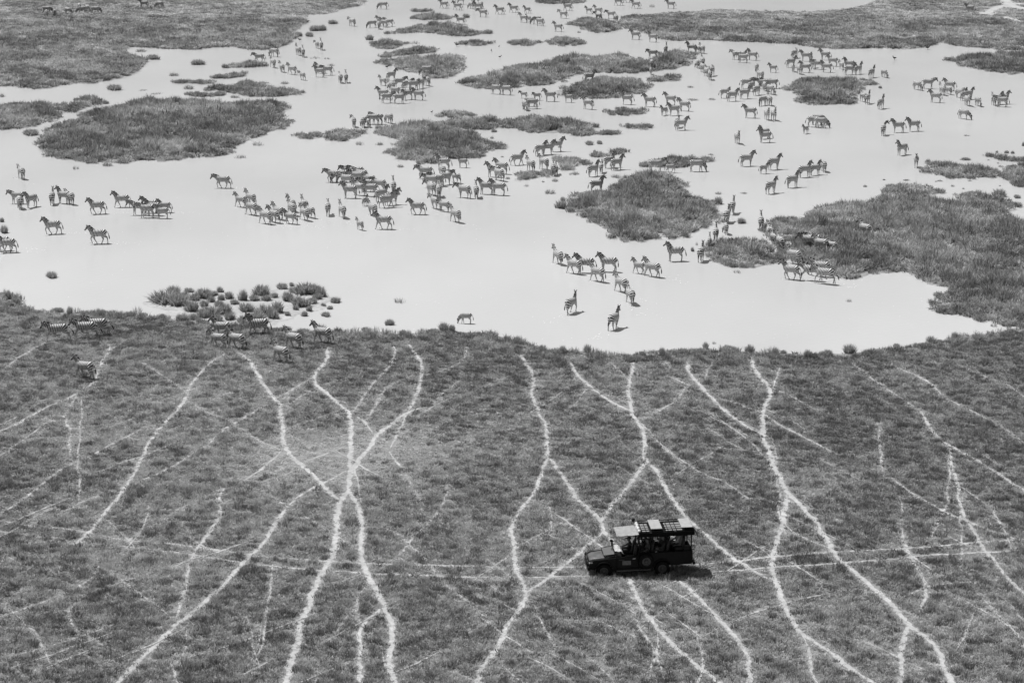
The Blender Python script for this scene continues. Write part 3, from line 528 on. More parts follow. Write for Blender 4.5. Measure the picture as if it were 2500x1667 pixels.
# ranker tussocks growing singly along the muddy rim of the meadow
for i in range(len(sw)-1):
    (ax, ay), (bx, by) = sw[i], sw[i+1]; L = math.hypot(bx-ax, by-ay); k = 0.0
    while k < L:
        k += random.uniform(.5, 2.6); f = min(1, k/L); x0 = ax+(bx-ax)*f; y0 = ay+(by-ay)*f-random.uniform(-.35, 1.6)
        if not in_view(np.array([x0]), np.array([y0]), 40, 40)[0]: continue
        o = mesh_obj('grass_tussock', random.choice(TM['dense'] if random.random() < .75 else TM['sparse'])); wv = random.uniform(.45, 1.0); tall = random.random() < .4
        o.location = (x0, y0, LAND_Z-.02); o.scale = (wv, wv, random.uniform(.6, .85) if tall else random.uniform(.3, .5)); o.rotation_euler = (0, 0, random.random()*6.28)
        tag(o, ('tall' if tall else 'low')+(' bushy' if wv > .7 else ' slim')+' grass tussock on the muddy rim of the meadow shore', 'grass tussock', 'tussocks along the meadow rim')

# ================================================================ GAME TRAILS AND WHEEL TRACKS ON THE MEADOW  (tile, width m, bare fraction, points)
TR = [
 ('G', .26, .8, [(480, 75), (490, 95), (455, 145), (430, 210), (400, 250), (340, 290)]), ('G', .26, .7, [(340, 290), (330, 320), (285, 380), (280, 400), (310, 460), (318, 520), (315, 580)]),
 ('G', .36, .85, [(340, 290), (280, 320), (190, 360), (100, 410), (0, 455), (-80, 490)]), ('G', .2, .5, [(560, 50), (490, 100)]),
 ('G', .34, .9, [(1000, 115), (930, 160), (870, 220), (820, 290), (800, 350), (740, 410), (690, 470), (640, 540), (600, 620), (575, 690), (520, 750), (470, 810), (430, 870), (390, 910), (320, 960)]),
 ('G', .26, .7, [(670, 430), (540, 490), (430, 550), (320, 595), (260, 630), (200, 680), (130, 740), (60, 790), (-40, 840)]),
 ('G', .25, .75, [(1180, 340), (1050, 410), (960, 470), (890, 530), (800, 590), (710, 640), (590, 690)]), ('G', .22, .6, [(590, 690), (490, 720), (350, 770), (240, 830), (130, 875)]),
 ('G', .28, .75, [(-40, 850), (130, 875), (260, 885), (390, 905)]), ('G', .22, .65, [(-40, 895), (150, 920), (290, 935)]), ('G', .16, .5, [(300, 950), (400, 960), (530, 970), (560, 940), (700, 860), (850, 760), (960, 730)]),
 ('G', .4, .95, [(1060, 110), (1100, 150), (1150, 215), (1200, 310), (1240, 350), (1245, 440), (1250, 510), (1300, 580), (1370, 640), (1440, 710), (1500, 760)]),
 ('G', .4, .95, [(1450, 90), (1440, 150), (1380, 220), (1410, 270), (1480, 320), (1550, 375), (1555, 400), (1550, 460), (1545, 500), (1550, 600), (1540, 710)]),
 ('G', .25, .7, [(1150, 215), (1240, 160)]), ('G', .3, .85, [(1380, 220), (1290, 270), (1200, 320)]), ('G', .27, .7, [(1400, 265), (1300, 325), (1245, 355)]), ('G', .2, .6, [(1160, 240), (1060, 265), (920, 325)]), ('G', .2, .5, [(1275, 280), (1275, 325)]),
 ('G', .34, .9, [(1805, 70), (1860, 150), (1870, 230), (1840, 300), (1810, 370)]), ('G', .24, .7, [(1810, 370), (1790, 400), (1720, 530)]), ('G', .42, .95, [(1855, 355), (1800, 375), (1740, 420), (1660, 465), (1640, 520), (1600, 570), (1560, 610), (1540, 710)]),
 ('G', .24, .6, [(1730, 60), (1740, 110), (1725, 165), (1680, 210), (1630, 260), (1600, 310), (1565, 370)]), ('G', .18, .4, [(1740, 170), (1810, 130)]), ('G', .24, .65, [(1820, 210), (1700, 260), (1680, 310), (1640, 370), (1610, 410)]), ('G', .3, .85, [(1560, 390), (1610, 410), (1650, 465)]),
 ('G', .5, 1, [(1540, 710), (1500, 770), (1485, 850), (1485, 940), (1465, 1030), (1420, 1080), (1370, 1190), (1330, 1310), (1300, 1430), (1270, 1568), (1255, 1640)]),
 ('G', .44, .97, [(1540, 710), (1580, 780), (1600, 850), (1590, 950), (1605, 1050), (1640, 1110), (1680, 1220), (1740, 1310), (1720, 1440), (1730, 1530), (1760, 1600)]),
 ('G', .33, .9, [(1680, 1240), (1610, 1300), (1590, 1350), (1585, 1450), (1597, 1620)]), ('G', .22, .6, [(1620, 1120), (1585, 1180), (1570, 1230), (1600, 1300)]), ('G', .18, .55, [(1570, 1240), (1510, 1310), (1440, 1390)]),
 ('G', .3, .75, [(1530, 630), (1420, 685), (1320, 740), (1260, 800)]), ('G', .4, .92, [(1260, 800), (1220, 860), (1180, 930), (1110, 1010), (1040, 1080), (1000, 1130), (900, 1210), (820, 1290), (780, 1310), (700, 1390), (610, 1470), (520, 1568), (460, 1640)]),
 ('G', .3, .85, [(990, 710), (975, 750), (980, 820), (940, 890), (865, 975), (840, 1060), (820, 1140), (795, 1220), (790, 1300)]),
 ('G', .25, .7, [(1240, 540), (1160, 620), (1080, 675)]), ('G', .2, .6, [(1310, 600), (1200, 640), (1100, 665)]), ('G', .24, .7, [(1060, 440), (1130, 490), (1240, 540)]), ('G', .16, .45, [(820, 315), (930, 380), (1040, 420)]), ('G', .2, .6, [(1540, 515), (1400, 570), (1340, 590)]), ('G', .18, .5, [(820, 290), (760, 240), (690, 195), (620, 150)]),
 ('G', .3, .92, [(1210, 1015), (1440, 1030), (1620, 1040), (1900, 1050), (2261, 1058)]), ('G', .3, .92, [(1130, 1045), (1430, 1070), (1620, 1085), (1950, 1100), (2261, 1105)]), ('G', .24, .7, [(390, 905), (540, 935), (700, 945), (860, 970), (1080, 1000), (1210, 1015)]), ('G', .22, .65, [(290, 935), (560, 968), (850, 1002), (1130, 1045)]),
 ('G', .16, .5, [(1700, 530), (1790, 640), (1870, 780)]), ('G', .2, .6, [(1990, 700), (1930, 830), (1810, 940), (1740, 1030), (1700, 1045)]), ('G', .18, .55, [(1690, 880), (1760, 910), (1810, 960), (1890, 1045), (1960, 1120), (2080, 1230), (2180, 1300)]), ('G', .14, .5, [(2150, 1300), (2010, 1380)]),
 ('G', .2, .6, [(440, 1050), (400, 1110), (330, 1150), (250, 1190), (130, 1230), (-40, 1285)]), ('G', .2, .65, [(110, 1145), (60, 1185), (-40, 1250)]), ('G', .18, .5, [(480, 1320), (380, 1360), (200, 1410), (60, 1450)]), ('G', .16, .5, [(330, 1215), (300, 1270), (350, 1350)]),
 ('G', .2, .6, [(1880, 215), (1990, 180), (2050, 150), (2060, 90)]), ('G', .18, .5, [(2040, 220), (1970, 280), (1910, 340)]), ('G', .18, .5, [(2260, 210), (2170, 250), (2080, 290)]), ('G', .2, .6, [(1840, 390), (1910, 345), (1990, 310)]), ('G', .26, .75, [(200, 65), (140, 95), (80, 140), (20, 180)]), ('G', .2, .55, [(230, 400), (130, 480), (-40, 590)]), ('G', .14, .4, [(820, 1300), (830, 1400), (770, 1490)]), ('G', .14, .4, [(1310, 1480), (1400, 1430)]),
 ('H', .34, .9, [(40, 120), (95, 200), (100, 260), (80, 280), (120, 370), (155, 430), (150, 500), (160, 580)]), ('H', .36, .92, [(160, 580), (130, 640), (120, 700), (60, 780), (20, 850), (0, 890), (5, 970), (15, 1070), (55, 1170), (65, 1190), (20, 1260), (-30, 1345), (-100, 1460), (-165, 1568), (-200, 1640)]),
 ('H', .36, .92, [(160, 580), (210, 650), (280, 740), (370, 830), (400, 870), (400, 900), (450, 950), (530, 1120)]), ('H', .36, .92, [(400, 900), (330, 970), (240, 1040), (160, 1100), (65, 1170)]),
 ('H', .36, .92, [(255, 150), (300, 220), (370, 280), (460, 340), (515, 365)]), ('H', .26, .75, [(430, 145), (490, 205), (515, 240)]), ('H', .38, .93, [(540, 150), (515, 220), (515, 365), (570, 430), (585, 520), (595, 590), (660, 670), (710, 750), (760, 830), (800, 870), (900, 950), (1000, 1035), (1130, 1110)]),
 ('H', .34, .9, [(595, 590), (540, 670), (480, 750), (430, 800), (395, 860)]),
 ('H', .4, .93, [(780, 150), (780, 200), (860, 280), (930, 360), (1040, 440), (1105, 470)]), ('H', .24, .6, [(680, 150), (720, 190)]), ('H', .3, .8, [(680, 210), (760, 250), (850, 275)]), ('H', .22, .6, [(770, 260), (740, 310), (680, 350), (590, 400)]),
 ('H', .44, .95, [(1060, 130), (1080, 200), (1150, 270), (1110, 350), (1100, 470), (1130, 560), (1180, 640), (1215, 740), (1300, 810), (1360, 870), (1410, 980), (1480, 1050), (1560, 1120), (1650, 1200), (1750, 1300), (1840, 1380), (1900, 1460), (1945, 1568), (1965, 1640)]),
 ('H', .42, .95, [(1215, 740), (1205, 860), (1165, 950), (1145, 1090), (1200, 1210), (1240, 1290), (1280, 1350), (1400, 1430), (1500, 1500), (1600, 1568), (1690, 1640)]), ('H', .26, .75, [(1285, 1360), (1310, 1440), (1360, 1600)]),
 ('H', .3, .85, [(1210, 870), (1290, 930), (1410, 985)]), ('H', .26, .75, [(930, 315), (1030, 350), (1105, 375), (1160, 415), (1290, 485), (1450, 570)]),
 ('H', .36, .9, [(1740, 1310), (1720, 1450), (1715, 1630)]), ('H', .26, .7, [(1765, 1290), (1840, 1160), (1800, 1060), (1745, 990), (1720, 880)]), ('H', .16, .4, [(1720, 880), (1720, 740)]),
 ('H', .28, .8, [(1670, 665), (1750, 725), (1860, 790), (1980, 840), (2100, 900), (2330, 965)]), ('H', .2, .6, [(1610, 420), (1630, 500), (1635, 640)]),
 ('H', .22, .6, [(1480, 140), (1600, 235), (1720, 310), (1800, 370)]), ('H', .3, .85, [(1800, 370), (1860, 470), (1920, 515), (2050, 580), (2160, 650), (2330, 770)]), ('H', .3, .85, [(1925, 520), (1960, 650), (1990, 800), (2020, 880), (2100, 990), (2170, 1090), (2330, 1235)]),
 ('H', .28, .8, [(1600, 150), (1740, 190), (1840, 240), (1900, 300)]), ('H', .18, .5, [(1900, 300), (2060, 380), (2180, 450), (2330, 560)]), ('H', .18, .5, [(1940, 150), (2040, 200), (2200, 260)]),
 ('H', .28, .92, [(-5, 1062), (340, 1058)]), ('H', .28, .92, [(-5, 1106), (400, 1098)]), ('H', .3, .92, [(780, 1048), (960, 1035), (1120, 1015), (1400, 990), (1740, 975), (2330, 930)]), ('H', .3, .92, [(800, 1085), (1140, 1060), (1480, 1035), (1760, 1015), (2100, 990), (2330, 976)]),
 ('H', .36, .92, [(505, 1080), (525, 1120), (560, 1220), (650, 1340), (740, 1430), (830, 1510), (910, 1568), (1000, 1640)]), ('H', .34, .9, [(740, 1110), (850, 1220), (940, 1310), (1000, 1390), (1050, 1460), (1040, 1630)]),
 ('H', .16, .5, [(940, 1310), (1060, 1260), (1200, 1220), (1300, 1195), (1500, 1160)]), ('H', .16, .5, [(1500, 1160), (1750, 1190), (1830, 1140), (2150, 1115)]), ('H', .18, .5, [(360, 1280), (500, 1350), (650, 1380)]), ('H', .18, .5, [(650, 1340), (620, 1480), (600, 1560)]), ('H', .16, .5, [(920, 1320), (800, 1390)]), ('H', .14, .45, [(80, 1210), (160, 1330), (200, 1480)]), ('H', .18, .5, [(600, 495), (740, 570), (820, 630), (940, 680), (1060, 770)]), ('H', .14, .4, [(420, 1370), (390, 1480)]), ('H', .22, .6, [(1190, 170), (1150, 270)]), ('H', .16, .4, [(360, 230), (290, 330), (240, 370)]), ('H', .16, .4, [(850, 430), (960, 520), (1080, 560)]), ('H', .14, .4, [(2040, 540), (2200, 640)]), ('H', .18, .5, [(890, 150), (850, 240)]),
]
# many faint, half-overgrown side paths: down-left on one half of the meadow, down-right on the other
pr = random.Random(5)
for k in range(95):
    px0, py0 = pr.uniform(-40, 2500), 880+760*pr.random()**.8
    if k % 5 == 0: dx, dy = pr.uniform(-.35, .35), 1
    elif px0 < 1150: dx, dy = (-pr.uniform(1.2, 2.4), 1) if pr.random() < .75 else (pr.uniform(.9, 1.8), 1)
    else: dx, dy = (pr.uniform(.8, 1.7), 1) if pr.random() < .75 else (-pr.uniform(1.0, 2.0), 1)
    n = pr.randint(3, 7); st = pr.uniform(26, 52); pts = [(px0, py0)]
    for j in range(n):
        L_ = math.hypot(dx, dy); pts.append((pts[-1][0]+dx/L_*st, pts[-1][1]+dy/L_*st*.8)); dx += pr.uniform(-.3, .3)
    TR.append(('Z', pr.uniform(.10, .19), pr.uniform(.35, .6), pts))
trail_lines = []
for i, (t, wd, bare, pts) in enumerate(TR):
    ln = [tuple(tpt(t, *p, LAND_Z)[:2]) for p in pts]
    ln = chaikin(ln, False, 2)
    pl = densify(ln, .2, False); P = np.array(pl)
    off = (fnoise(P[:, 0]*.35+i, P[:, 1]*.35, 3)-.5)*.42
    d = np.gradient(P, axis=0); d /= np.hypot(d[:, 0], d[:, 1])[:, None]+1e-9; nr = np.stack([-d[:, 1], d[:, 0]], 1)
    P = P+nr*off[:, None]
    vs = []; fs = []
    for k in range(len(P)):
        tl = 4 if wd > .3 else 14; f = min(1, k/tl+.2, (len(P)-1-k)/tl+.2); ww = (wd*.33+.016)*f*(.45+1.05*rng.random())
        w2 = (wd*.33+.016)*f*(.45+1.05*rng.random()); z = LAND_Z+.004+.00018*i
        a = P[k]-nr[k]*ww; b = P[k]+nr[k]*w2
        vs += [(a[0], a[1], z), (b[0], b[1], z)]
        if k: q = 2*k; fs.append((q-2, q-1, q+1, q))
    po = from_py('path', vs, fs, M['trail']); po['kind'] = 'structure'
    trail_lines.append((P[::4].tolist()+[P[-1].tolist()], wd, bare))
# worn, thin patches of the meadow
PATCH = [(tpt('G', 1560, 560, LAND_Z), 6.5, 4.5, .8), (tpt('G', 1700, 520, LAND_Z), 4, 3, .5), (tpt('G', 1260, 560, LAND_Z), 4, 4, .45), (tpt('G', 1420, 660, LAND_Z), 4, 3, .5), (tpt('H', 1250, 680, LAND_Z), 4, 5, .35), (tpt('G', 1050, 300, LAND_Z), 9, 5, .2), (tpt('G', 2050, 430, LAND_Z), 8, 5, .22), (tpt('H', 1350, 1380, LAND_Z), 5, 6, .2), (tpt('H', 520, 350, LAND_Z), 3, 3, .4), (tpt('H', 800, 280, LAND_Z), 5, 4, .3), (tpt('G', 300, 420, LAND_Z), 8, 6, .2), (tpt('G', 120, 1500, LAND_Z), 6, 4, .25)]
x, y = jitter_grid(meadow_I, 23)
n1 = fnoise(x*.22, y*.22, 3); n2 = fnoise(x*1.1+7, y*1.1, 2); n0 = fnoise(x*.05+3, y*.05, 2); n3 = rng.random(len(x))
wear = np.zeros(len(x))
for c, rx, ry, a in PATCH: wear += a*np.exp(-((x-c.x)/rx)**2-((y-c.y)/ry)**2)
keep = n3 > wear*.5
keep &= (n2 > .20) | (rng.random(len(x)) > .65)
small = np.ones(len(x)); halo = np.zeros(len(x))
for P, wd, bare in trail_lines:
    xs = [p[0] for p in P]; ys = [p[1] for p in P]
    k = np.where((x > min(xs)-1.2) & (x < max(xs)+1.2) & (y > min(ys)-1.2) & (y < max(ys)+1.2))[0]
    if len(k) == 0: continue
    d = seg_dist(x[k], y[k], P)
    keep[k] &= ~((d < wd*.40+.15*rng.random(len(k))-.04) & (rng.random(len(k)) < bare*.9+.14))
    halo[k] = np.maximum(halo[k], bare*np.exp(-np.clip(d-wd*.4, 0, 9)/.45))
    small[k] = np.minimum(small[k], np.where(d < wd*.4+.22, .6, 1))
shore_d = seg_dist(x, y, sw)
# bare wheel-flattened ground under the vehicle stays grassy; grass is ranker by the shore
rank = np.exp(-shore_d/2.2)*np.clip((vnoise(x*.75, y*.75)-.3)*2.4, 0, 1.3)
n4 = vnoise(x*2.5+50, y*2.5); clump = np.clip((n4-.58)*5, 0, 1)
h = (.11+.14*n1+.10*n2+.18*clump)*(.75+.5*n3)*small*(1-.45*np.clip(wear, 0, 1))+.30*rank*small
keep &= ~((shore_d < .25+1.5*np.clip(vnoise(x*.45, y*.45)-.25, 0, 1)) & (rng.random(len(x)) < .85))
rad = (.17+.09*rng.random(len(x)))*(1+.4*rank)*(.75+.25*small)
tint = np.clip(.37+.30*halo+(n1-.5)*.7+(n0-.5)*.6+(n2-.5)*1.0-.45*clump+.55*np.clip(wear, 0, 1)+rng.normal(0, .33, len(x))+.10*rank+.55*(rng.random(len(x)) < .06), 0, 1.3)
gm = scatter('meadow_grass', x[keep], y[keep], LAND_Z, h[keep], rad[keep], tint[keep], 'short')
tag(gm, 'short tufted grass covering the trail-crossed meadow', 'grass', kind='stuff')
print('meadow tufts', keep.sum())

# ================================================================ ZEBRAS
def zebra_material():
    m, nt, b = new_mat('zebra_coat')
    ph = nt.nodes.new('ShaderNodeAttribute'); ph.attribute_name = 'phase'
    bi = nt.nodes.new('ShaderNodeAttribute'); bi.attribute_name = 'bias'
    tc = nt.nodes.new('ShaderNodeTexCoord'); n = nt.nodes.new('ShaderNodeTexNoise'); n.inputs['Scale'].default_value = 4.5
    nt.links.new(tc.outputs['Object'], n.inputs['Vector'])
    wob = nt.nodes.new('ShaderNodeMath'); wob.operation = 'MULTIPLY_ADD'; wob.inputs[1].default_value = 1.8
    nt.links.new(n.outputs['Fac'], wob.inputs[0]); nt.links.new(ph.outputs['Fac'], wob.inputs[2])
    s = nt.nodes.new('ShaderNodeMath'); s.operation = 'SINE'; nt.links.new(wob.outputs[0], s.inputs[0])
    a = nt.nodes.new('ShaderNodeMath'); a.operation = 'ADD'; nt.links.new(s.outputs[0], a.inputs[0]); nt.links.new(bi.outputs['Fac'], a.inputs[1])
    r = nt.nodes.new('ShaderNodeMapRange'); r.interpolation_type = 'SMOOTHSTEP'
    r.inputs['From Min'].default_value = -.3; r.inputs['From Max'].default_value = .3
    r.inputs['To Min'].default_value = .70; r.inputs['To Max'].default_value = .022
    nt.links.new(a.outputs[0], r.inputs['Value']); nt.links.new(r.outputs[0], b.inputs['Base Color'])
    b.inputs['Roughness'].default_value = .62; b.inputs['Specular IOR Level'].default_value = .3
    return m
M['zebra'] = zebra_material(); M['hair'] = plain('dark_tail_hair', .03, .8)
F = 2*math.pi/.125
def rot2(p, c, a):
    x, z = p[0]-c[0], p[1]-c[1]; return (c[0]+x*math.cos(a)-z*math.sin(a), c[1]+x*math.sin(a)+z*math.cos(a))
def loft_into(bm, rings, seg=14):
    """rings: (centre Vector, lateral Vector, normal Vector, rl, rn)"""
    vr = []
    for c, l, nn, rl, rn in rings:
        vr.append([bm.verts.new(c+l*(rl*math.cos(2*math.pi*k/seg))+nn*(rn*math.sin(2*math.pi*k/seg))) for k in range(seg)])
    for a, b in zip(vr[:-1], vr[1:]):
        for k in range(seg): bm.faces.new((a[k], a[(k+1) % seg], b[(k+1) % seg], b[k]))
    bm.faces.new(vr[0][::-1]); bm.faces.new(vr[-1])
def chain_rings(pts, rl, rn=None, lat=Vector((0, 1, 0))):
    rn = rn or rl; out = []
    for i, p in enumerate(pts):
        d = (pts[min(i+1, len(pts)-1)]-pts[max(i-1, 0)]).normalized()
        l = (lat-d*lat.dot(d)).normalized(); out.append((p, l, l.cross(d), rl[i], rn[i]))
    return out
def remeshed(bm, voxel, smooth_it=4):
    me = bpy.data.meshes.new('tmp'); bmesh.ops.recalc_face_normals(bm, faces=bm.faces); bm.to_mesh(me); bm.free()
    o = bpy.data.objects.new('tmp', me); COL.objects.link(o)
    m = o.modifiers.new('r', 'REMESH'); m.mode = 'VOXEL'; m.voxel_size = voxel
    s = o.modifiers.new('s', 'SMOOTH'); s.factor = .5; s.iterations = smooth_it
    dg = bpy.context.evaluated_depsgraph_get(); ev = o.evaluated_get(dg)
    out = bpy.data.meshes.new_from_object(ev)
    bpy.data.objects.remove(o); bpy.data.meshes.remove(me)
    return out
def pl_dist(V, pts, rad):
    best = np.full(len(V), 1e9); s_at = np.zeros(len(V)); acc = 0
    for a, b, ra, rb in zip(pts[:-1], pts[1:], rad[:-1], rad[1:]):
        a, b = np.array(a), np.array(b); d = b-a; L = np.dot(d, d)+1e-12
        t = np.clip((V-a)@d/L, 0, 1); dist = np.linalg.norm(V-a-t[:, None]*d, axis=1)/(ra+(rb-ra)*t)
        k = dist < best; best[k] = dist[k]; s_at[k] = acc+t[k]*math.sqrt(L); acc += math.sqrt(L)
    return best, s_at
def make_zebra(neck='up', yaw=0.0, legs=(0, 0, 0, 0), knees=(0, 0, 0, 0), drop=0.0, tailswing=0.1, voxel=.03):
    """legs: swing angles FL, FR, HL, HR (positive = forward); knees: bend of the lower leg"""
    bm = bmesh.new(); Y = Vector((0, 1, 0))
    tor = [(-.745, 1.04, .07, .09), (-.70, 1.04, .16, .18), (-.58, 1.035, .24, .255), (-.38, 1.01, .265, .275), (-.12, .97, .285, .30), (.14, .96, .285, .30), (.36, .985, .25, .295), (.52, 1.0, .205, .27), (.64, 1.02, .14, .19), (.69, 1.03, .06, .09)]
    loft_into(bm, [(Vector((x, 0, z)), Y, Vector((0, 0, 1)), ry, rz) for x, z, ry, rz in tor], 18)
    if neck == 'up': nk = [(.40, 1.05), (.58, 1.23), (.72, 1.42), (.81, 1.57)]; hd = math.radians(-48)
    elif neck == 'high': nk = [(.40, 1.06), (.54, 1.27), (.64, 1.48), (.70, 1.64)]; hd = math.radians(-38)
    elif neck == 'mid': nk = [(.42, 1.04), (.66, 1.16), (.86, 1.27), (1.00, 1.35)]; hd = math.radians(-58)
    else: nk = [(.44, .99), (.68, .83), (.88, .62), (1.00, .43)]; hd = math.radians(-74)
    pv = np.array([.42, 0.0])
    def yw(p, a):   # p (x,z) -> 3d with yaw a about the neck base
        x = p[0]-pv[0]; return Vector((pv[0]+x*math.cos(a), x*math.sin(a), p[1]))
    n3 = [yw(p, yaw*f) for p, f in zip(nk, (0, .25, .6, .9))]
    nrl, nrn = [.165, .125, .098, .082], [.25, .205, .165, .125]
    latn = [Vector((-math.sin(yaw*f), math.cos(yaw*f), 0)) for f in (0, .25, .6, .9)]
    rings = []
    for i, p in enumerate(n3):
        d = (n3[min(i+1, 3)]-n3[max(i-1, 0)]).normalized(); l = (latn[i]-d*latn[i].dot(d)).normalized(); rings.append((p, l, l.cross(d), nrl[i], nrn[i]))
    loft_into(bm, rings)
    pol = (nk[-1][0]-.01, nk[-1][1]+.02); hl = [-.05, .03, .12, .22, .33, .42, .47]
    hp = [yw((pol[0]+math.cos(hd)*s, pol[1]+math.sin(hd)*s), yaw) for s in hl]
    lat = Vector((-math.sin(yaw), math.cos(yaw), 0))
    hr1, hr2 = [.055, .083, .088, .074, .056, .056, .036], [.06, .105, .125, .10, .07, .066, .045]
    loft_into(bm, chain_rings(hp, hr1, hr2, lat))
    LP = []
    for k, (side, fr) in enumerate(((1, 1), (-1, 1), (1, 0), (-1, 0))):
        a, kb = legs[k], knees[k]
        if fr: J = [(.42, .95), (.42, .74), (.43, .42), (.42, .12), (.44, .045), (.455, 0)]; R = [.14, .10, .056, .037, .05, .055]; ys = [.10, .125, .12, .115, .115, .115]; hip, kn = (.42, .9), 2
        else: J = [(-.50, .96), (-.43, .72), (-.60, .46), (-.57, .13), (-.545, .045), (-.53, 0)]; R = [.19, .125, .062, .039, .05, .055]; ys = [.11, .135, .12, .115, .115, .115]; hip, kn = (-.5, .95), 2
        J = [rot2(p, hip, a) for p in J]
        J = J[:kn+1]+[rot2(p, J[kn], -kb) for p in J[kn+1:]]
        pts = [Vector((p[0], side*yy, p[1])) for p, yy in zip(J, ys)]
        rn = [r*1.25 if i < 2 else r for i, r in enumerate(R)]
        loft_into(bm, chain_rings(pts, R, rn), 10); LP.append((pts, R, fr))
    me = remeshed(bm, voxel, 3)
    # ears as extra shells
    V0 = np.zeros(len(me.vertices)*3); me.vertices.foreach_get('co', V0); V = V0.reshape(-1, 3)
    bt, st = pl_dist(V, [(x, 0, z) for x, z, _, _ in tor], [max(r[2], r[3]) for r in tor])
    bn, sn = pl_dist(V, n3, [.19, .16, .13, .10]); bh, sh = pl_dist(V, hp, [.07, .1, .105, .09, .065, .06, .05])
    ph = np.zeros(len(V)); bias = np.zeros(len(V))
    x, y, z = V[:, 0], V[:, 1], V[:, 2]
    ang = np.arctan2(z-.60, x+.04)
    tp = np.where(x > -.04, (x+.04)*F+(z-.95)*F*.25, -(np.where(ang < -1.6, ang+2*math.pi, ang)-math.pi/2)*F*.50+(z-.95)*F*.25*np.clip(1+(x+.04)/.3, 0, 1))
    tb = np.where(z < .74, -1.1*np.clip((.74-z)/.08, 0, 1), 0)-.04
    ph[:] = tp; bias[:] = tb
    kn_ = (bn < bt) & (bn < bh); ph[kn_] = (.44)*F+sn[kn_]*F*1.1; bias[kn_] = .55
    kh = (bh <= bn) & (bh < bt); ph[kh] = sh[kh]*2*math.pi/.075+np.abs(y[kh])*20; bias[kh] = .65+np.where(sh[kh] > .40, 2.0, 0)
    for pts, R, fr in LP:
        bl, sl = pl_dist(V, pts, R); k = (bl < np.minimum(np.minimum(bt*.98, bn), bh)) & (z < .66)
        ph[k] = z[k]*2*math.pi/.10; bias[k] = -.15-.2*np.clip((.5-z[k])/.4, 0, 1)+np.where(z[k] < .07, 3, 0)
    if drop:
        V[:, 2] -= drop
    # ears
    vs = []; fs = []; top = hp[0]; d = (hp[3]-hp[0]).normalized(); up = lat.cross(d)*-1
    if up.z < 0: up = -up
    for s in (-1, 1):
        b0 = len(V)+len(vs); c = hp[1]+lat*(s*.055)+up*.06-d*.02; tip = c+up*.17+lat*(s*.05)-d*.03
        m = c+up*.09+lat*(s*.035)
        vs += [c+lat*.02+d*.02, c-lat*.02+d*.02, c-d*.035, m+lat*.038, m-lat*.038, m-d*.04, tip]
        fs += [(b0, b0+3, b0+4, b0+1), (b0+1, b0+4, b0+5, b0+2), (b0+2, b0+5, b0+3, b0), (b0+3, b0+6, b0+4), (b0+4, b0+6, b0+5), (b0+5, b0+6, b0+3), (b0, b0+1, b0+2)]
    polys = [list(p.vertices) for p in me.polygons]
    allv = [tuple(v) for v in V]+[(v.x, v.y, v.z-drop) for v in vs]
    out = bpy.data.meshes.new('zebra_body'); out.from_pydata(allv, [], polys+fs); out.update(); bpy.data.meshes.remove(me)
    out.attributes.new('phase', 'FLOAT', 'POINT').data.foreach_set('value', list(ph)+[1.2]*len(vs))
    out.attributes.new('bias', 'FLOAT', 'POINT').data.foreach_set('value', list(bias)+[.35]*len(vs))
    out.polygons.foreach_set('use_smooth', [True]*len(out.polygons)); out.materials.append(M['zebra'])
    # mane: upright brush along the crest
    crest = []
    for i, p in enumerate(n3):
        d = (n3[min(i+1, 3)]-n3[max(i-1, 0)]).normalized(); l = latn[i]; u = l.cross(d); u = u if u.z > 0 or neck == 'down' and u.x > -9 and u.z > 0 else -u
        crest.append((p+u*(nrn[i]*.9), u, l))
    crest.append((hp[1]+up*.09, up, lat)); crest.append((hp[2]+up*.10, up, lat))
    vs = []; fs = []; pv_ = []
    dens = []
    for i in range(len(crest)-1):
        for k in range(4):
            t = k/4; dens.append((crest[i][0].lerp(crest[i+1][0], t), crest[i][1].lerp(crest[i+1][1], t), crest[i][2], i+t))
    for p, u, l, tt in dens:
        hh = .095 if tt > .4 else .05
        if tt > 3.6: hh = .06
        q = p-Vector((0, 0, drop)); vs += [q+l*.022-u*.03, q-l*.022-u*.03, q+u*hh-l*.006, q+u*hh+l*.006]; pv_ += [tt*4.4, tt*4.4, tt*4.4+.6, tt*4.4+.6]
    for i in range(len(dens)-1):
        b = 4*i; fs += [(b, b+3, b+7, b+4), (b+1, b+5, b+6, b+2), (b+3, b+2, b+6, b+7)]
    b = 4*(len(dens)-1); fs += [(0, 1, 2, 3), (b, b+3, b+2, b+1)]
    mane = bpy.data.meshes.new('mane'); mane.from_pydata([tuple(v) for v in vs], [], fs); mane.update()
    mane.attributes.new('phase', 'FLOAT', 'POINT').data.foreach_set('value', pv_); mane.attributes.new('bias', 'FLOAT', 'POINT').data.foreach_set('value', [.45]*len(pv_)); mane.materials.append(M['zebra'])
    # tail
    bm = bmesh.new(); ts = tailswing
    tp_ = [Vector((-.72, 0, 1.12)), Vector((-.79-ts*.3, .01, 1.02)), Vector((-.82-ts*.7, .03, .84)), Vector((-.83-ts, .04, .68)), Vector((-.83-ts*1.2, .05, .52)), Vector((-.82-ts*1.3, .05, .42))]
    loft_into(bm, chain_rings([p-Vector((0, 0, drop)) for p in tp_], [.035, .028, .026, .045, .04, .008]), 7)
    tm = bpy.data.meshes.new('tail'); bmesh.ops.recalc_face_normals(bm, faces=bm.faces); bm.to_mesh(tm); bm.free(); tm.polygons.foreach_set('use_smooth', [True]*len(tm.polygons)); tm.materials.append(M['zebra'])
    zz = [v.co.z+drop for v in tm.vertices]
    tm.attributes.new('phase', 'FLOAT', 'POINT').data.foreach_set('value', [q*50 for q in zz]); tm.attributes.new('bias', 'FLOAT', 'POINT').data.foreach_set('value', [2.0 if q < .8 else 0.0 for q in zz])
    return out, mane, tm
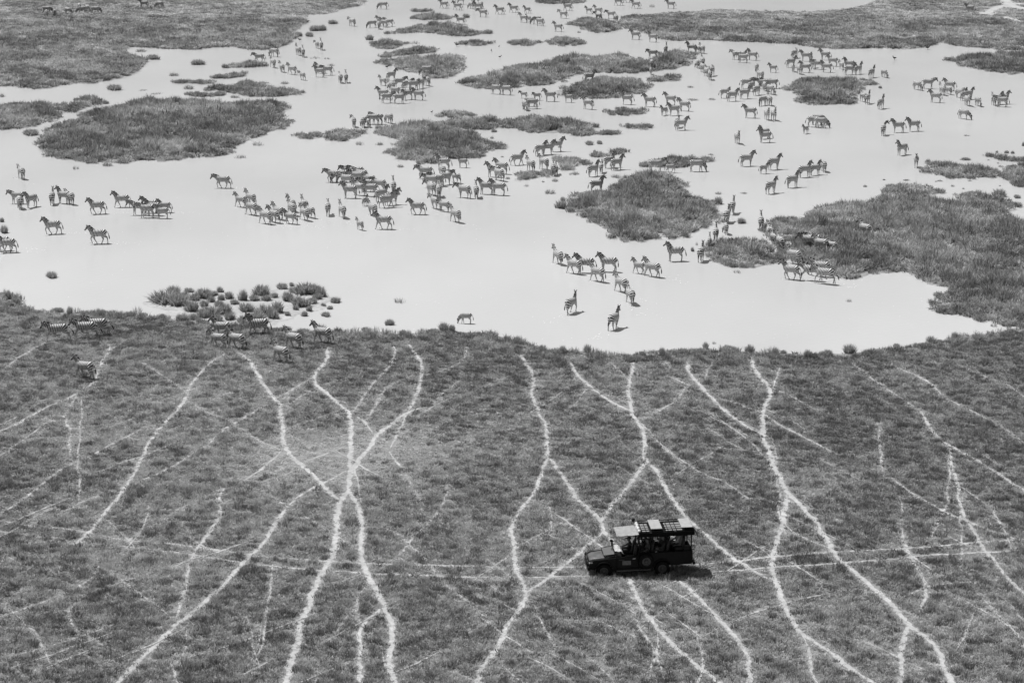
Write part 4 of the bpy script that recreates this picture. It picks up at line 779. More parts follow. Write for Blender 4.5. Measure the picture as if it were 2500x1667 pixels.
R_ = math.radians
WK = dict(legs=(R_(20), R_(-16), R_(-17), R_(16)), knees=(R_(4), R_(10), R_(-6), R_(0)), drop=.03)
WK2 = dict(legs=(R_(-18), R_(24), R_(18), R_(-19)), knees=(R_(12), R_(38), R_(2), R_(-8)), drop=.03)
GL = dict(legs=(R_(34), R_(-26), R_(-30), R_(-20)), knees=(R_(20), R_(55), R_(-10), R_(-22)), drop=-.02, tailswing=.3)
ZM = {'s': make_zebra('up', 0, (R_(2), R_(-3), R_(-2), R_(4))), 'S': make_zebra('up', 0, (R_(7), R_(-2), R_(-6), R_(5)), tailswing=0), 'h': make_zebra('high', 0, (R_(0), R_(3), R_(3), R_(-3))),
      'l': make_zebra('up', R_(50), (R_(3), R_(-3), R_(-3), R_(3))), 'r': make_zebra('up', R_(-50), (R_(-4), R_(3), R_(3), R_(-4))),
      'm': make_zebra('mid', 0, (R_(6), R_(-4), R_(-5), R_(6))), 'n': make_zebra('mid', R_(30), (R_(-5), R_(5), R_(6), R_(-6))),
      'd': make_zebra('down', 0, (R_(9), R_(-8), R_(-3), R_(4))), 'D': make_zebra('down', R_(22), (R_(-7), R_(10), R_(5), R_(-4))),
      'w': make_zebra('up', 0, **WK), 'v': make_zebra('mid', R_(8), **WK2), 'W': make_zebra('up', R_(15), **WK2), 'g': make_zebra('mid', 0, **GL)}
VERB = {'s': 'standing', 'S': 'standing', 'h': 'standing', 'l': 'looking round', 'r': 'looking round', 'm': 'neck low', 'n': 'neck low', 'd': 'muzzle down', 'D': 'muzzle down', 'w': 'walking', 'v': 'walking', 'W': 'walking', 'g': 'galloping'}
# cluster phrase -> [(tile, x, y, heading, pose, size)]   heading: 0 right, 90 away, 180 left, 270 towards the camera
Z = {
 'grazing on the far bank': [('A', 345, 103, 0, 'd', 1), ('A', 343, 122, 275, 'd', .8), ('A', 400, 122, 265, 'd', .9), ('A', 500, 110, 320, 'd', .95), ('A', 583, 82, 275, 'd', 1), ('A', 600, 102, 200, 'd', .95), ('A', 643, 93, 300, 'd', 1), ('A', 700, 106, 0, 'd', 1.08)],
 'in the trio on the far bank': [('A', 1055, 62, 180, 's', 1), ('A', 1105, 70, 95, 's', .55), ('A', 1172, 64, 140, 'd', 1.05)],
 'in the file beside the flat islet': [('A', 1900, 457, 180, 'v', 1), ('A', 2012, 417, 140, 'd', 1), ('A', 2000, 497, 115, 'w', 1), ('A', 2065, 530, 112, 'W', .95), ('A', 2140, 548, 140, 'w', 1.05), ('A', 2215, 588, 130, 'v', .8)],
 'paired before the far bank': [('A', 2185, 407, 117, 's', 1), ('A', 2220, 419, 97, 's', 1)],
 'beside the file, close to another': [('R3', 1288, 558, 110, 'm', .75), ('R3', 1337, 576, 95, 'h', 1)],
 'in the knot of three beyond the file': [('R3', 1315, 887, 170, 's', 1), ('R3', 1325, 845, 155, 's', .95), ('R3', 1408, 866, 190, 'm', 1)],
 'in the isolated pair in open water': [('R3', 1557, 955, 100, 'm', 1), ('R3', 1622, 952, 93, 's', 1)],
 'alone at the far edge of the water': [('R3', 2050, 108, 180, 'd', 1)],
 'alone near the five clustered drinkers': [('R3', 1692, 303, 132, 'm', 1)],
 'in the tight five near the lens islands': [('R3', 1925, 322, 205, 'd', .95), ('R3', 2000, 337, 95, 'd', 1), ('R3', 2060, 316, 150, 'w', 1), ('R3', 2115, 307, 160, 'm', 1), ('R3', 2020, 300, 150, 's', 1)],
 'in the far herd behind the lens islands': [('R4', 1080, 123, 170, 'w', 1), ('R4', 1275, 148, 170, 'w', 1), ('R4', 1325, 67, 10, 's', 1), ('R4', 1480, 132, 120, 'd', 1), ('R4', 1605, 128, 120, 's', 1), ('R4', 1570, 155, 190, 's', 1), ('R4', 1640, 248, 162, 'm', 1.05), ('R4', 1500, 60, 110, 's', 1)],
 'striding in the far line of three': [('R4', 1880, 208, 180, 'w', 1.05), ('R4', 2080, 184, 178, 'w', 1.05), ('R4', 2275, 194, 178, 'W', .78)],
 'in the close pair below the far line': [('R4', 2225, 328, 150, 's', 1), ('R4', 2292, 318, 140, 's', .72)],
 'passing the end of the double-lobed island': [('R4', 1320, 352, 165, 'w', 1.05)],
 'at the edge of the wide grass island': [('R4', 835, 1080, 180, 'd', 1)],
 'in the big huddle before the wide island': [('R4', 205, 1232, 138, 's', .85), ('R4', 330, 1160, 40, 's', 1), ('R4', 330, 1298, 115, 'm', .95), ('R4', 445, 1258, 18, 'm', 1.02), ('R4', 560, 1288, 35, 'm', 1), ('R4', 645, 1294, 25, 'm', 1), ('R4', 750, 1268, 55, 'm', 1), ('R4', 835, 1234, 120, 'm', 1), ('R4', 205, 1424, 168, 's', 1), ('R4', 265, 1480, 12, 'm', 1), ('R4', 440, 1486, 15, 'm', .98), ('R4', 560, 1432, 205, 'm', 1), ('R4', 715, 1438, 168, 's', 1), ('R4', 380, 1385, 150, 'm', 1)],
 'wading off the tip of the winding island': [('R4', 1830, 1353, 165, 'm', 1), ('R4', 1975, 1364, 165, 's', 1)],
 'at the far islet, striding past': [('R5', 620, 158, 175, 'w', 1.05), ('R5', 560, 268, 150, 'm', 1)],
 'stepping onto the rounded far islet': [('R5', 925, 205, 165, 's', .78), ('R5', 1060, 215, 150, 's', 1), ('R5', 1065, 300, 130, 'm', 1), ('R5', 1245, 272, 160, 'm', 1), ('R5', 1312, 325, 112, 's', 1)],
 'at the far end of the open water': [('R5', 1350, 82, 178, 'w', 1.05), ('R5', 1480, 42, 178, 'w', 1), ('R5', 1600, 127, 170, 'w', 1), ('R5', 2100, 128, 175, 's', 1)],
 'in the bunched pair near the rounded islet': [('R5', 175, 348, 200, 'd', 1), ('R5', 222, 374, 150, 'm', 1)],
 'alone before the rounded far islet': [('R5', 485, 457, 158, 's', 1)],
 'in the pair under the right far bank': [('R5', 1595, 573, 178, 's', 1.05), ('R5', 1842, 607, 165, 's', 1.02)],
 'on the end of the winding island': [('R5', 1840, 842, 185, 'n', 1), ('R5', 2030, 782, 80, 's', 1), ('R5', 1830, 985, 92, 'd', 1), ('R5', 1815, 1072, 92, 'm', .7)],
 'in the channel between two long islands': [('R5', 935, 1182, 18, 's', 1.03)],
 'in the loose row below the winding island': [('R5', 370, 1458, 178, 's', 1.08), ('R5', 632, 1473, 178, 's', .76), ('R5', 180, 1443, 195, 'm', .72), ('P', 275, 378, 165, 'm', .64), ('R5', 915, 1570, 152, 's', 1), ('R5', 1472, 1503, 172, 's', 1.02), ('R5', 1800, 1533, 172, 's', 1.1)],
 'drinking together below the winding island': [('P', 290, 513, 282, 'd', 1), ('P', 375, 497, 192, 'd', 1), ('P', 350, 470, 185, 'd', .9)],
 'in the foursome beside open water': [('P', 1960, 455, 162, 's', 1.02), ('P', 2120, 523, 160, 's', 1.02), ('P', 1885, 573, 230, 's', .82), ('P', 2000, 575, 198, 's', 1)],
 'in the overlapping pair below the foursome': [('P', 2085, 743, 20, 's', 1.02), ('P', 2040, 715, 75, 'm', .95)],
 'in the muddy shallows by ragged islets': [('P', 655, 988, 15, 's', 1.05), ('P', 470, 1035, 40, 's', 1.02), ('P', 550, 1020, 20, 's', 1), ('P', 205, 1143, 25, 'w', 1), ('P', 355, 1213, 120, 's', .98), ('P', 505, 1193, 130, 's', 1), ('P', 615, 1262, 92, 'm', 1), ('P', 648, 1252, 95, 's', .82)],
 'in the upright group by the sparse islet': [('P', 1075, 1272, 42, 's', 1), ('P', 1167, 1232, 85, 's', .82), ('P', 1260, 1173, 40, 's', 1.02), ('P', 1345, 1198, 35, 's', 1.03), ('P', 1312, 1185, 90, 's', .65)],
 'on the far side of the tussocky island': [('P', 1115, 1455, 25, 's', 1.05)],
 'before the crescent island': [('P', 1795, 1218, 8, 'm', 1.08), ('P', 1965, 1233, 8, 'W', .72), ('P', 2260, 1218, 2, 'd', 1.08)],
 'beside the winding island tip': [('C', 360, 388, 168, 's', 1), ('C', 405, 388, 125, 'm', .85), ('C', 437, 392, 115, 's', .95)],
 'in the tight file in open water': [('R6', 222, 547, 100, 'd', .95), ('R6', 280, 522, 100, 's', 1), ('R6', 285, 600, 112, 'm', 1), ('R6', 330, 648, 112, 'm', .95), ('R6', 372, 692, 95, 's', 1), ('R6', 398, 645, 70, 'm', 1)],
 'in the foursome under the long bank': [('R6', 705, 442, 152, 'm', 1), ('R6', 785, 478, 168, 'm', 1.05), ('R6', 905, 448, 165, 's', 1), ('R6', 770, 440, 20, 'm', .9)],
 'between the two biggest herds': [('R6', 955, 592, 92, 'd', .95), ('R6', 1000, 693, 120, 's', 1), ('R6', 1160, 602, 172, 's', .78)],
 'in the large herd behind the notched island': [('R6', 1385, 536, 30, 's', 1), ('R6', 1430, 425, 60, 'm', 1), ('R6', 1570, 460, 178, 's', 1.05), ('R6', 1630, 448, 270, 'm', .95), ('R6', 1412, 592, 272, 's', .85), ('R6', 1490, 622, 280, 's', 1), ('R6', 1565, 602, 170, 's', 1.02), ('R6', 1660, 545, 245, 'm', 1), ('R6', 1725, 562, 182, 'm', 1), ('R6', 1830, 598, 170, 's', 1.05), ('R6', 1810, 445, 165, 's', 1.02), ('R6', 1905, 522, 160, 's', 1)],
 'in the foursome off the big herd': [('R6', 2015, 562, 120, 's', .75), ('R6', 2110, 562, 175, 's', 1.05), ('R6', 2115, 627, 18, 's', 1), ('R6', 2225, 622, 50, 's', 1)],
 'in the milling herd by the notched island': [('R6', 560, 918, 30, 'm', .95), ('R6', 655, 958, 25, 's', 1.05), ('R6', 830, 800, 10, 'm', 1.05), ('R6', 810, 928, 22, 's', 1), ('R6', 895, 832, 60, 's', 1), ('R6', 960, 882, 60, 'm', 1), ('R6', 1030, 802, 190, 'm', 1), ('R6', 1075, 790, 200, 'm', 1), ('R6', 1150, 800, 185, 'd', 1.1), ('R6', 1130, 872, 300, 'd', 1), ('R6', 1060, 830, 280, 'm', .95)],
 'in the pair below the milling herd': [('R6', 1030, 1012, 230, 'd', .95), ('R6', 1112, 1012, 105, 's', 1)],
 'alone before the milling herd': [('R6', 875, 1167, 177, 'S', 1.12)],
 'in the side-by-side pair in open water': [('R6', 1085, 1193, 280, 's', 1), ('R6', 1170, 1198, 283, 's', 1)],
 'alone near the crossing pair': [('R6', 715, 1488, 282, 's', 1)],
 'in the crossing pair': [('R6', 1060, 1472, 192, 's', 1.05), ('R6', 1050, 1425, 215, 's', .95)],
 'in the drinking trio with a foal': [('R6', 1565, 1362, 232, 's', .66), ('R6', 1665, 1278, 3, 'd', 1.05), ('R6', 1755, 1290, -3, 'd', 1.02), ('R6', 1720, 1255, 3, 'd', 1.05)],
 'by the bare tracks on the far bank': [('R7', 1610, 178, 175, 'w', 1.02)],
 'at the corner of the notched island': [('R7', 268, 1063, 62, 's', 1), ('R7', 440, 1062, 300, 'd', .9)],
 'in the scattered herd by the pointed island': [('R7', 890, 1232, 305, 'd', .95), ('R7', 1040, 1214, 0, 'm', 1.1), ('R7', 1140, 1403, 165, 's', 1.05), ('R7', 1232, 1302, 110, 's', .98), ('R7', 1320, 1293, 120, 'm', .85), ('R7', 1335, 1243, 162, 's', 1.02), ('R7', 1470, 1342, 300, 'm', 1), ('R7', 1525, 1372, 62, 's', .95), ('R7', 1575, 1448, 285, 'm', 1), ('R7', 1595, 1362, 42, 's', .95), ('R7', 1720, 1452, 290, 'd', .95)],
 'in the crossed foursome by the pointed island': [('R7', 2045, 1462, 180, 'm', 1.05), ('R7', 2070, 1424, 18, 's', 1.02), ('R7', 1990, 1432, 40, 's', 1), ('R7', 1935, 1442, 100, 's', .95)],
 'drinking alone below the scattered herd': [('Q', 1525, 622, 318, 'd', .98)],
 'in the pair off the notched island': [('Q', 150, 388, 120, 's', .95), ('Q', 213, 412, 72, 's', 1)],
 'alone by the pair off the notched island': [('Q', 393, 480, 62, 's', 1.05)],
 'in the row of three in open water': [('Q', 428, 842, 80, 'r', 1), ('Q', 630, 803, 195, 's', 1.05), ('Q', 840, 787, 195, 's', 1.12)],
 'alone below the row of three': [('Q', 680, 1112, 222, 's', 1.08)],
 'heading alone past the clumpy island': [('Q', 875, 1282, 266, 's', 1.02)],
 'in the spread family in open water': [('C', 765, 1217, 20, 's', 1.12), ('C', 965, 1242, 35, 's', 1.1), ('C', 890, 1272, 30, 's', .7), ('C', 943, 1417, 50, 's', 1.08), ('C', 1100, 1373, 35, 's', 1.05), ('C', 1190, 1298, 32, 's', 1.05), ('C', 1265, 1282, 32, 's', .92), ('C', 1328, 1258, 100, 'd', .95)],
 'in the drinking huddle by the clumpy island': [('U', 395, 332, 97, 'm', .95), ('U', 500, 333, 97, 'd', 1), ('U', 560, 333, 280, 'd', .75), ('U', 620, 302, 172, 'd', 1.05), ('U', 665, 297, 165, 'm', 1), ('U', 800, 288, 120, 'd', .98)],
 'in the dense crossing herd': [('U', 165, 962, 177, 'v', 1.1), ('U', 245, 965, 200, 'd', 1.05), ('U', 340, 925, 177, 'm', 1.1), ('U', 320, 960, 188, 'd', 1.08), ('U', 425, 925, 175, 'm', 1.08), ('U', 315, 1012, 150, 'm', 1), ('U', 435, 978, 160, 'm', 1.02), ('U', 480, 955, 150, 'm', 1), ('U', 580, 1002, 140, 'd', .9), ('U', 350, 1147, 172, 's', 1.15), ('U', 460, 1115, 150, 's', 1.05), ('U', 585, 1125, 170, 's', 1.12), ('U', 540, 1070, 165, 'm', 1.05), ('U', 690, 1070, 150, 'm', 1.05), ('U', 850, 1090, 93, 's', 1), ('U', 715, 1183, 42, 's', 1), ('U', 775, 1253, 28, 'w', 1.12), ('U', 830, 1225, 30, 's', 1.05), ('U', 525, 1232, 60, 's', .62)],
 'trailing the dense crossing herd': [('U', 98, 1343, 92, 'm', 1), ('U', 262, 1372, 107, 'w', 1.05), ('U', 607, 1352, 120, 'W', 1.05), ('U', 465, 1512, 130, 's', .66), ('U', 735, 1502, 176, 'w', 1.18)],
 'trotting apart from the dense crossing herd': [('U', 1120, 1333, 175, 'W', 1.02)],
 'in front of the large kinked island': [('U', 1420, 822, 174, 's', 1.12), ('U', 1645, 797, 172, 's', .74), ('U', 1215, 922, 174, 'v', 1.12)],
 'in the stretched herd below the kinked island': [('U', 1285, 1022, 168, 'm', 1.05), ('U', 1450, 992, 35, 'm', 1.08), ('U', 1565, 972, 132, 'v', .85), ('U', 1410, 905, 110, 's', 1), ('U', 1350, 1010, 165, 'm', 1.05), ('U', 1282, 1112, 118, 'm', 1.05), ('U', 1370, 1133, 95, 's', 1.02), ('U', 1330, 1272, 122, 'v', 1.02), ('U', 1430, 1302, 148, 's', .85), ('U', 1562, 1423, 122, 'w', 1.1)],
 'standing off the stretched herd': [('U', 1662, 1143, 148, 'm', 1.12), ('U', 1800, 1143, 92, 's', 1.02), ('U', 1915, 1102, 165, 's', 1.1), ('U', 2055, 1113, 168, 's', 1.12)],
 'bunched near the ragged islet': [('U', 2000, 905, 165, 's', 1), ('U', 2090, 868, 155, 's', 1.05), ('U', 2060, 945, 132, 'm', 1.05)],
 'walking in near the biggest oval island': [('K', 248, 222, 112, 'm', 1)],
 'in the group behind the trotting zebras': [('K', 228, 562, 102, 'd', 1), ('K', 205, 505, 170, 'm', .95), ('K', 360, 545, 228, 's', 1.05), ('K', 603, 513, 88, 's', 1), ('K', 735, 505, 150, 's', 1.08), ('K', 805, 512, 120, 'm', 1)],
 'trotting through open water': [('K', 1115, 622, 184, 'W', 1.08), ('K', 1400, 545, 178, 'w', 1.05), ('K', 605, 852, 185, 'W', 1.12), ('K', 1130, 963, 181, 'W', 1.28), ('K', 85, 1063, 180, 'W', 1.1), ('K', 15, 1045, 188, 'w', 1.15)],
 'in the bunched drove in open water': [('K', 1600, 635, 178, 'm', 1.08), ('K', 1690, 665, 178, 'm', 1.12), ('K', 1760, 640, 172, 's', 1.08), ('K', 1890, 605, 170, 'W', .85), ('K', 1865, 673, 170, 's', .85), ('K', 1725, 610, 175, 's', 1.05)],
 'pacing ahead of the long drove': [('M', 255, 372, 172, 'v', 1.12)],
 'in the splashing drove heading out': [('M', 462, 592, 142, 'w', .92), ('M', 575, 572, 128, 'w', 1), ('M', 585, 682, 138, 'w', 1.05), ('M', 745, 783, 138, 'w', 1.08), ('M', 842, 768, 132, 'W', 1.02), ('M', 892, 733, 132, 'w', 1.08), ('M', 1050, 685, 118, 'w', 1.05), ('M', 1042, 640, 112, 'W', 1), ('M', 1030, 783, 148, 'W', .9), ('M', 1192, 743, 120, 'w', .98), ('M', 1255, 713, 130, 'W', .9), ('M', 1192, 650, 112, 'w', 1)],
 'in the loose band before the tussocky island': [('N', 262, 783, 120, 'w', 1.05), ('N', 430, 882, 142, 'w', 1.05), ('N', 545, 872, 175, 's', 1.18), ('N', 785, 862, 172, 's', 1.15), ('N', 672, 963, 140, 'w', 1.1), ('N', 915, 1073, 125, 'w', 1.08), ('N', 1012, 1193, 105, 'w', 1.08), ('N', 1100, 882, 150, 'w', .8), ('N', 1240, 913, 146, 'w', 1.12), ('N', 1475, 752, 190, 's', 1.15)],
 'in the file rounding the tussocky island': [('N', 1742, 753, 80, 's', 1.08), ('N', 1830, 622, 88, 's', .78), ('N', 1895, 543, 86, 'w', 1), ('N', 2000, 473, 95, 'd', .8), ('N', 2012, 353, 78, 'w', 1.05), ('N', 2068, 262, 78, 'w', 1.05)],
 'trotting back towards the band near the meadow': [('N', 400, 1287, 60, 'W', 1.1), ('N', 842, 1452, 66, 'w', 1.15)],
 'in the file squeezing between two grass islands': [('O', 740, 472, 90, 's', 1.05), ('O', 845, 592, 108, 'w', 1.08), ('O', 890, 642, 115, 'W', .85), ('O', 962, 705, 110, 'w', 1.1)],
 'pushing through the great grass bank': [('O', 1290, 700, 165, 'm', 1.1), ('O', 1340, 690, 160, 'm', 1.05), ('O', 1430, 735, 145, 'w', 1.12), ('O', 1550, 740, 140, 'w', .85), ('O', 1935, 560, 130, 'w', 1.1)],
 'splashing off the great grass bank': [('O', 1115, 865, 142, 'w', 1.1), ('O', 1085, 1045, 152, 'W', 1.12), ('O', 1315, 1058, 165, 'g', 1.25), ('O', 1470, 1095, 158, 'g', 1.3), ('O', 1430, 1010, 160, 'g', 1.15)],
 'in the galloping trio on the meadow': [('E', 425, 932, 178, 'g', 1.15), ('E', 630, 918, 178, 'g', 1.22), ('E', 715, 893, 175, 'g', 1.22)],
 'running alone on the meadow': [('E', 625, 1205, 148, 'w', 1.12)],
 'in the group running along the meadow shore': [('E', 1625, 905, 160, 'w', 1), ('E', 1600, 985, 150, 'w', .95), ('E', 1735, 995, 146, 'w', 1.1), ('E', 1895, 888, 174, 'w', 1.2), ('E', 2060, 1090, 136, 'w', 1.08), ('E', 2152, 990, 140, 'w', 1.1), ('V', 2140, 292, 150, 'w', 1.18)],
 'alone off the tip of the meadow shore': [('F', 1062, 803, 172, 'd', .64)],
}
zproto = {}
nz = 0
def flank(h):
    h %= 360
    if 45 <= h < 135: return 'rump to vehicle'
    if 135 <= h < 225: return 'left flank to vehicle'
    if 225 <= h < 315: return 'facing vehicle'
    return 'right flank to vehicle'
for phrase, lst in Z.items():
    for t, zx, zy, hd, pose, sz in lst:
        px, py = pix(t, zx, zy)
        p = ground(px, py); z = land_z(p.x, p.y)
        if z > 0: p = ground(px, py, z)
        if pose == 's': pose_ = random.choice('ssSh' if sz > .9 else 'ss')
        elif pose == 'm': pose_ = random.choice('mmn')
        elif pose == 'd': pose_ = random.choice('ddD')
        else: pose_ = pose
        body, mane, tail = ZM[pose_]
        o = bpy.data.objects.new('zebra', body); COL.objects.link(o)
        sz2 = (1+(sz-1)*.3 if sz > 1 else sz)*.97
        o.location = (p.x, p.y, z)
        o.rotation_euler = (0, 0, math.radians(hd)-math.atan2(p.x, p.y)*.6+random.uniform(-.05, .05))
        o.scale = (sz2, sz2, sz2*1.0) if sz > .8 else (sz2*.96, sz2*.92, sz2*1.08)
        age = 'adult' if sz > .86 else ('young' if sz > .7 else 'foal')
        tag(o, '%s zebra, %s, %s, %s' % (age, VERB[pose_], flank(hd), phrase), 'zebra', 'zebras '+phrase)
        for nm, me in (('mane', mane), ('tail', tail)):
            c = bpy.data.objects.new(nm, me); COL.objects.link(c); c.parent = o
        nz += 1
print('zebras', nz)
# splashes and foam flecks kicked up by the walking animals (nobody could count them), plus loose flecks as painted sparkle
sv = []; sf = []
def fleck(fx, fy, fz, r):
    b = len(sv); a0 = random.random()*6.28
    if fz < .02:
        k = 5
        sv.extend([(fx+r*(.6+.6*random.random())*math.cos(a0+6.283*i/k), fy+r*(.6+.6*random.random())*math.sin(a0+6.283*i/k), fz) for i in range(k)]); sf.append([b+i for i in range(k)])
    else:
        sv.extend([(fx+r, fy, fz), (fx-r*.5, fy+r*.8, fz), (fx-r*.5, fy-r*.8, fz), (fx, fy, fz+r*1.5), (fx, fy, fz-r*1.2)])
        sf.extend([(b, b+1, b+3), (b+1, b+2, b+3), (b+2, b, b+3), (b+1, b, b+4), (b+2, b+1, b+4), (b, b+2, b+4)])
for o in [q for q in COL.objects if q.name.startswith('zebra') and q.location.z < 0 and any(k in q['label'] for k in ('walking', 'galloping'))]:
    h = o.rotation_euler.z; c_, s_ = math.cos(h), math.sin(h)
    for k in range(26):
        u = random.uniform(-.95, .85); v = random.gauss(0, .22); hz = abs(random.gauss(0, .10))*max(0, 1-abs(u))
        fleck(o.location.x+u*c_-v*s_, o.location.y+u*s_+v*c_, .03+hz, random.uniform(.012, .03))
    for k in range(34):
        u = -random.random()**1.6*4.5+.6; v = random.gauss(0, .22+.05*abs(u))
        fleck(o.location.x+u*c_-v*s_, o.location.y+u*s_+v*c_, .004+.0001*(len(sf) % 60), random.uniform(.02, .07))
for k in range(650):  # loose white flecks over open water, sparkle painted as colour
    p = ground(random.uniform(0, 2500), random.uniform(430, 860)); 
    if land_z(p.x, p.y) < 0: fleck(p.x, p.y, .004+.0001*(len(sf) % 60), random.uniform(.015, .05))
M['foam'] = plain('white_foam', .82, .5)
sp_ = from_py('splash', sv, sf, M['foam']); tag(sp_, 'white splashes, foam and painted sparkle flecks on the shallow water', 'splash', kind='stuff')

# ================================================================ SAFARI VEHICLE  (local axes: x forward from the rear axle, y left, z up)
M['paint'] = plain('dark_green_paint', .006, .5, spec=.18, noise=.35, nscale=6); M['black'] = plain('black_steel', .010, .5, spec=.2); M['rubber'] = plain('dusty_rubber', .010, .85, spec=.15, noise=.4, nscale=12)
M['rim'] = plain('dusty_steel_rim', .085, .6, noise=.3); M['canvas'] = plain('pale_roof_canvas', .56, .8, noise=.12, nscale=5); M['canvas_dark'] = plain('dark_canvas_valance', .008, .85, spec=.1)  # roof canvas has one pale base colour with slight noise
M['panel'] = plain('grey_roof_panel', .36, .6, noise=.1, nscale=4); M['seat'] = plain('dark_seat_vinyl', .02, .6); M['seatpale'] = plain('pale_seat_cover', .42, .7, noise=.2)
M['chrome'] = plain('bright_metal', .6, .25, 1.0); M['lens'] = plain('lamp_glass', .5, .08, 0.0); M['sign'] = plain('grey_door_sign', .13, .5, noise=.25, nscale=9); M['white'] = plain('white_cloth', .78, .9, noise=.08)
M['skin_grey'] = plain('grey_roof_skin', .22, .7, noise=.15); M['bonnet'] = plain('bonnet_highlight_paint', .24, .4, noise=.18, nscale=3)  # bonnet grey is raised so its highlights sit in the colour
gm_, gnt, gb = new_mat('windscreen_glass'); gb.inputs['Base Color'].default_value = g(.16); gb.inputs['Roughness'].default_value = .08; gb.inputs['Transmission Weight'].default_value = .55; gb.inputs['IOR'].default_value = 1.45; M['glass'] = gm_
def bm_box(bm, c, d, rot=None):
    r = bmesh.ops.create_cube(bm, size=1, matrix=Matrix.Translation(c) @ (rot.to_4x4() if rot else Matrix.Identity(4)) @ Matrix.Diagonal((*d, 1)))
    return r['verts']
def bevel_all(bm, w, seg=2):
    bmesh.ops.bevel(bm, geom=[e for e in bm.edges if len(e.link_faces) == 2 and e.calc_face_angle(0) > .5], offset=w, segments=seg, affect='EDGES', clamp_overlap=True)
def finish(bm, name, mat, parent=None, smooth=False):
    bmesh.ops.recalc_face_normals(bm, faces=bm.faces); me = bpy.data.meshes.new(name); bm.to_mesh(me); bm.free()
    if smooth: me.polygons.foreach_set('use_smooth', [True]*len(me.polygons))
    return mesh_obj(name, me, mat, parent)
def box(name, c, d, mat, parent, bev=.015, ry=0, rz=0, rx=0):
    bm = bmesh.new(); bm_box(bm, Vector(c), d, Matrix.Rotation(rz, 3, 'Z') @ Matrix.Rotation(ry, 3, 'Y') @ Matrix.Rotation(rx, 3, 'X'))
    if bev: bevel_all(bm, bev)
    return finish(bm, name, mat, parent)
def tube_bm(bm, pts, r, seg=8):
    pts = [Vector(p) for p in pts]; ref = Vector((0, 0, 1))
    rings = []
    for i, p in enumerate(pts):
        d = (pts[min(i+1, len(pts)-1)]-pts[max(i-1, 0)]).normalized()
        l = d.cross(ref) if abs(d.dot(ref)) < .95 else d.cross(Vector((0, 1, 0)))
        l.normalize(); rings.append((p, l, l.cross(d), r, r))
    loft_into(bm, rings, seg)
def tube(name, paths, r, mat, parent):
    bm = bmesh.new()
    for p in paths: tube_bm(bm, p, r)
    return finish(bm, name, mat, parent, True)
def prism(name, prof, y0, y1, mat, parent, bev=0.0):
    bm = bmesh.new(); a = [bm.verts.new((x, y0, z)) for x, z in prof]; b = [bm.verts.new((x, y1, z)) for x, z in prof]; n = len(prof)
    bm.faces.new(a); bm.faces.new(b[::-1])
    for i in range(n): bm.faces.new((a[i], b[i], b[(i+1) % n], a[(i+1) % n]))
    bmesh.ops.recalc_face_normals(bm, faces=bm.faces)
    if bev: bevel_all(bm, bev)
    return finish(bm, name, mat, parent)
def lathe_y(bm, prof, c, seg=28):
    """profile of (radius, y offset) spun about the y axis through c"""
    rs = []
    for r, yo in prof: rs.append([bm.verts.new((c[0]+r*math.cos(2*math.pi*k/seg), c[1]+yo, c[2]+r*math.sin(2*math.pi*k/seg))) for k in range(seg)])
    for a, b in zip(rs[:-1], rs[1:]):
        for k in range(seg): bm.faces.new((a[k], a[(k+1) % seg], b[(k+1) % seg], b[k]))
    return rs
def wheel(name, c, side, parent, R=.40):
    e = empty(name, c); e.parent = parent
    bm = bmesh.new(); rs = lathe_y(bm, [(.235, -.10), (.30, -.125), (R-.03, -.12), (R, -.09), (R, .09), (R-.03, .12), (.30, .125), (.235, .10)], (0, 0, 0), 32)
    for k in range(32): bm.faces.new((rs[-1][k], rs[-1][(k+1) % 32], rs[0][(k+1) % 32], rs[0][k]))
    for k in range(32):   # tread blocks
        a = 2*math.pi*k/32; bm_box(bm, Vector((R*math.cos(a), 0, R*math.sin(a))), (.02, .2, .035), Matrix.Rotation(-a, 3, 'Y'))
    finish(bm, 'tyre', M['rubber'], e)
    bm = bmesh.new(); s = side
    rs = lathe_y(bm, [(.236, -.08*s), (.236, .09*s), (.215, .10*s), (.19, .05*s), (.12, .035*s), (.10, .07*s), (.06, .075*s), (.055, .10*s), (.03, .105*s)], (0, 0, 0), 24); bm.faces.new(rs[0]); bm.faces.new(rs[-1])
    rim = finish(bm, 'rim', M['rim'], e)
    bm = bmesh.new()
    for k in range(6):
        a = 2*math.pi*k/6; bmesh.ops.create_cone(bm, cap_ends=True, segments=8, radius1=.018, radius2=.018, depth=.03, matrix=Matrix.Translation((.085*math.cos(a), .08*s, .085*math.sin(a))) @ Matrix.Rotation(math.pi/2, 4, 'X'))
    finish(bm, 'wheel_nuts', M['black'], e)
    return e
near = tpt('X', 1395, 1028, LAND_Z); nf = tpt('X', 560, 1066, LAND_Z)
VH = math.radians(184.5)
veh = empty('safari_vehicle', (0, 0, LAND_Z), VH)
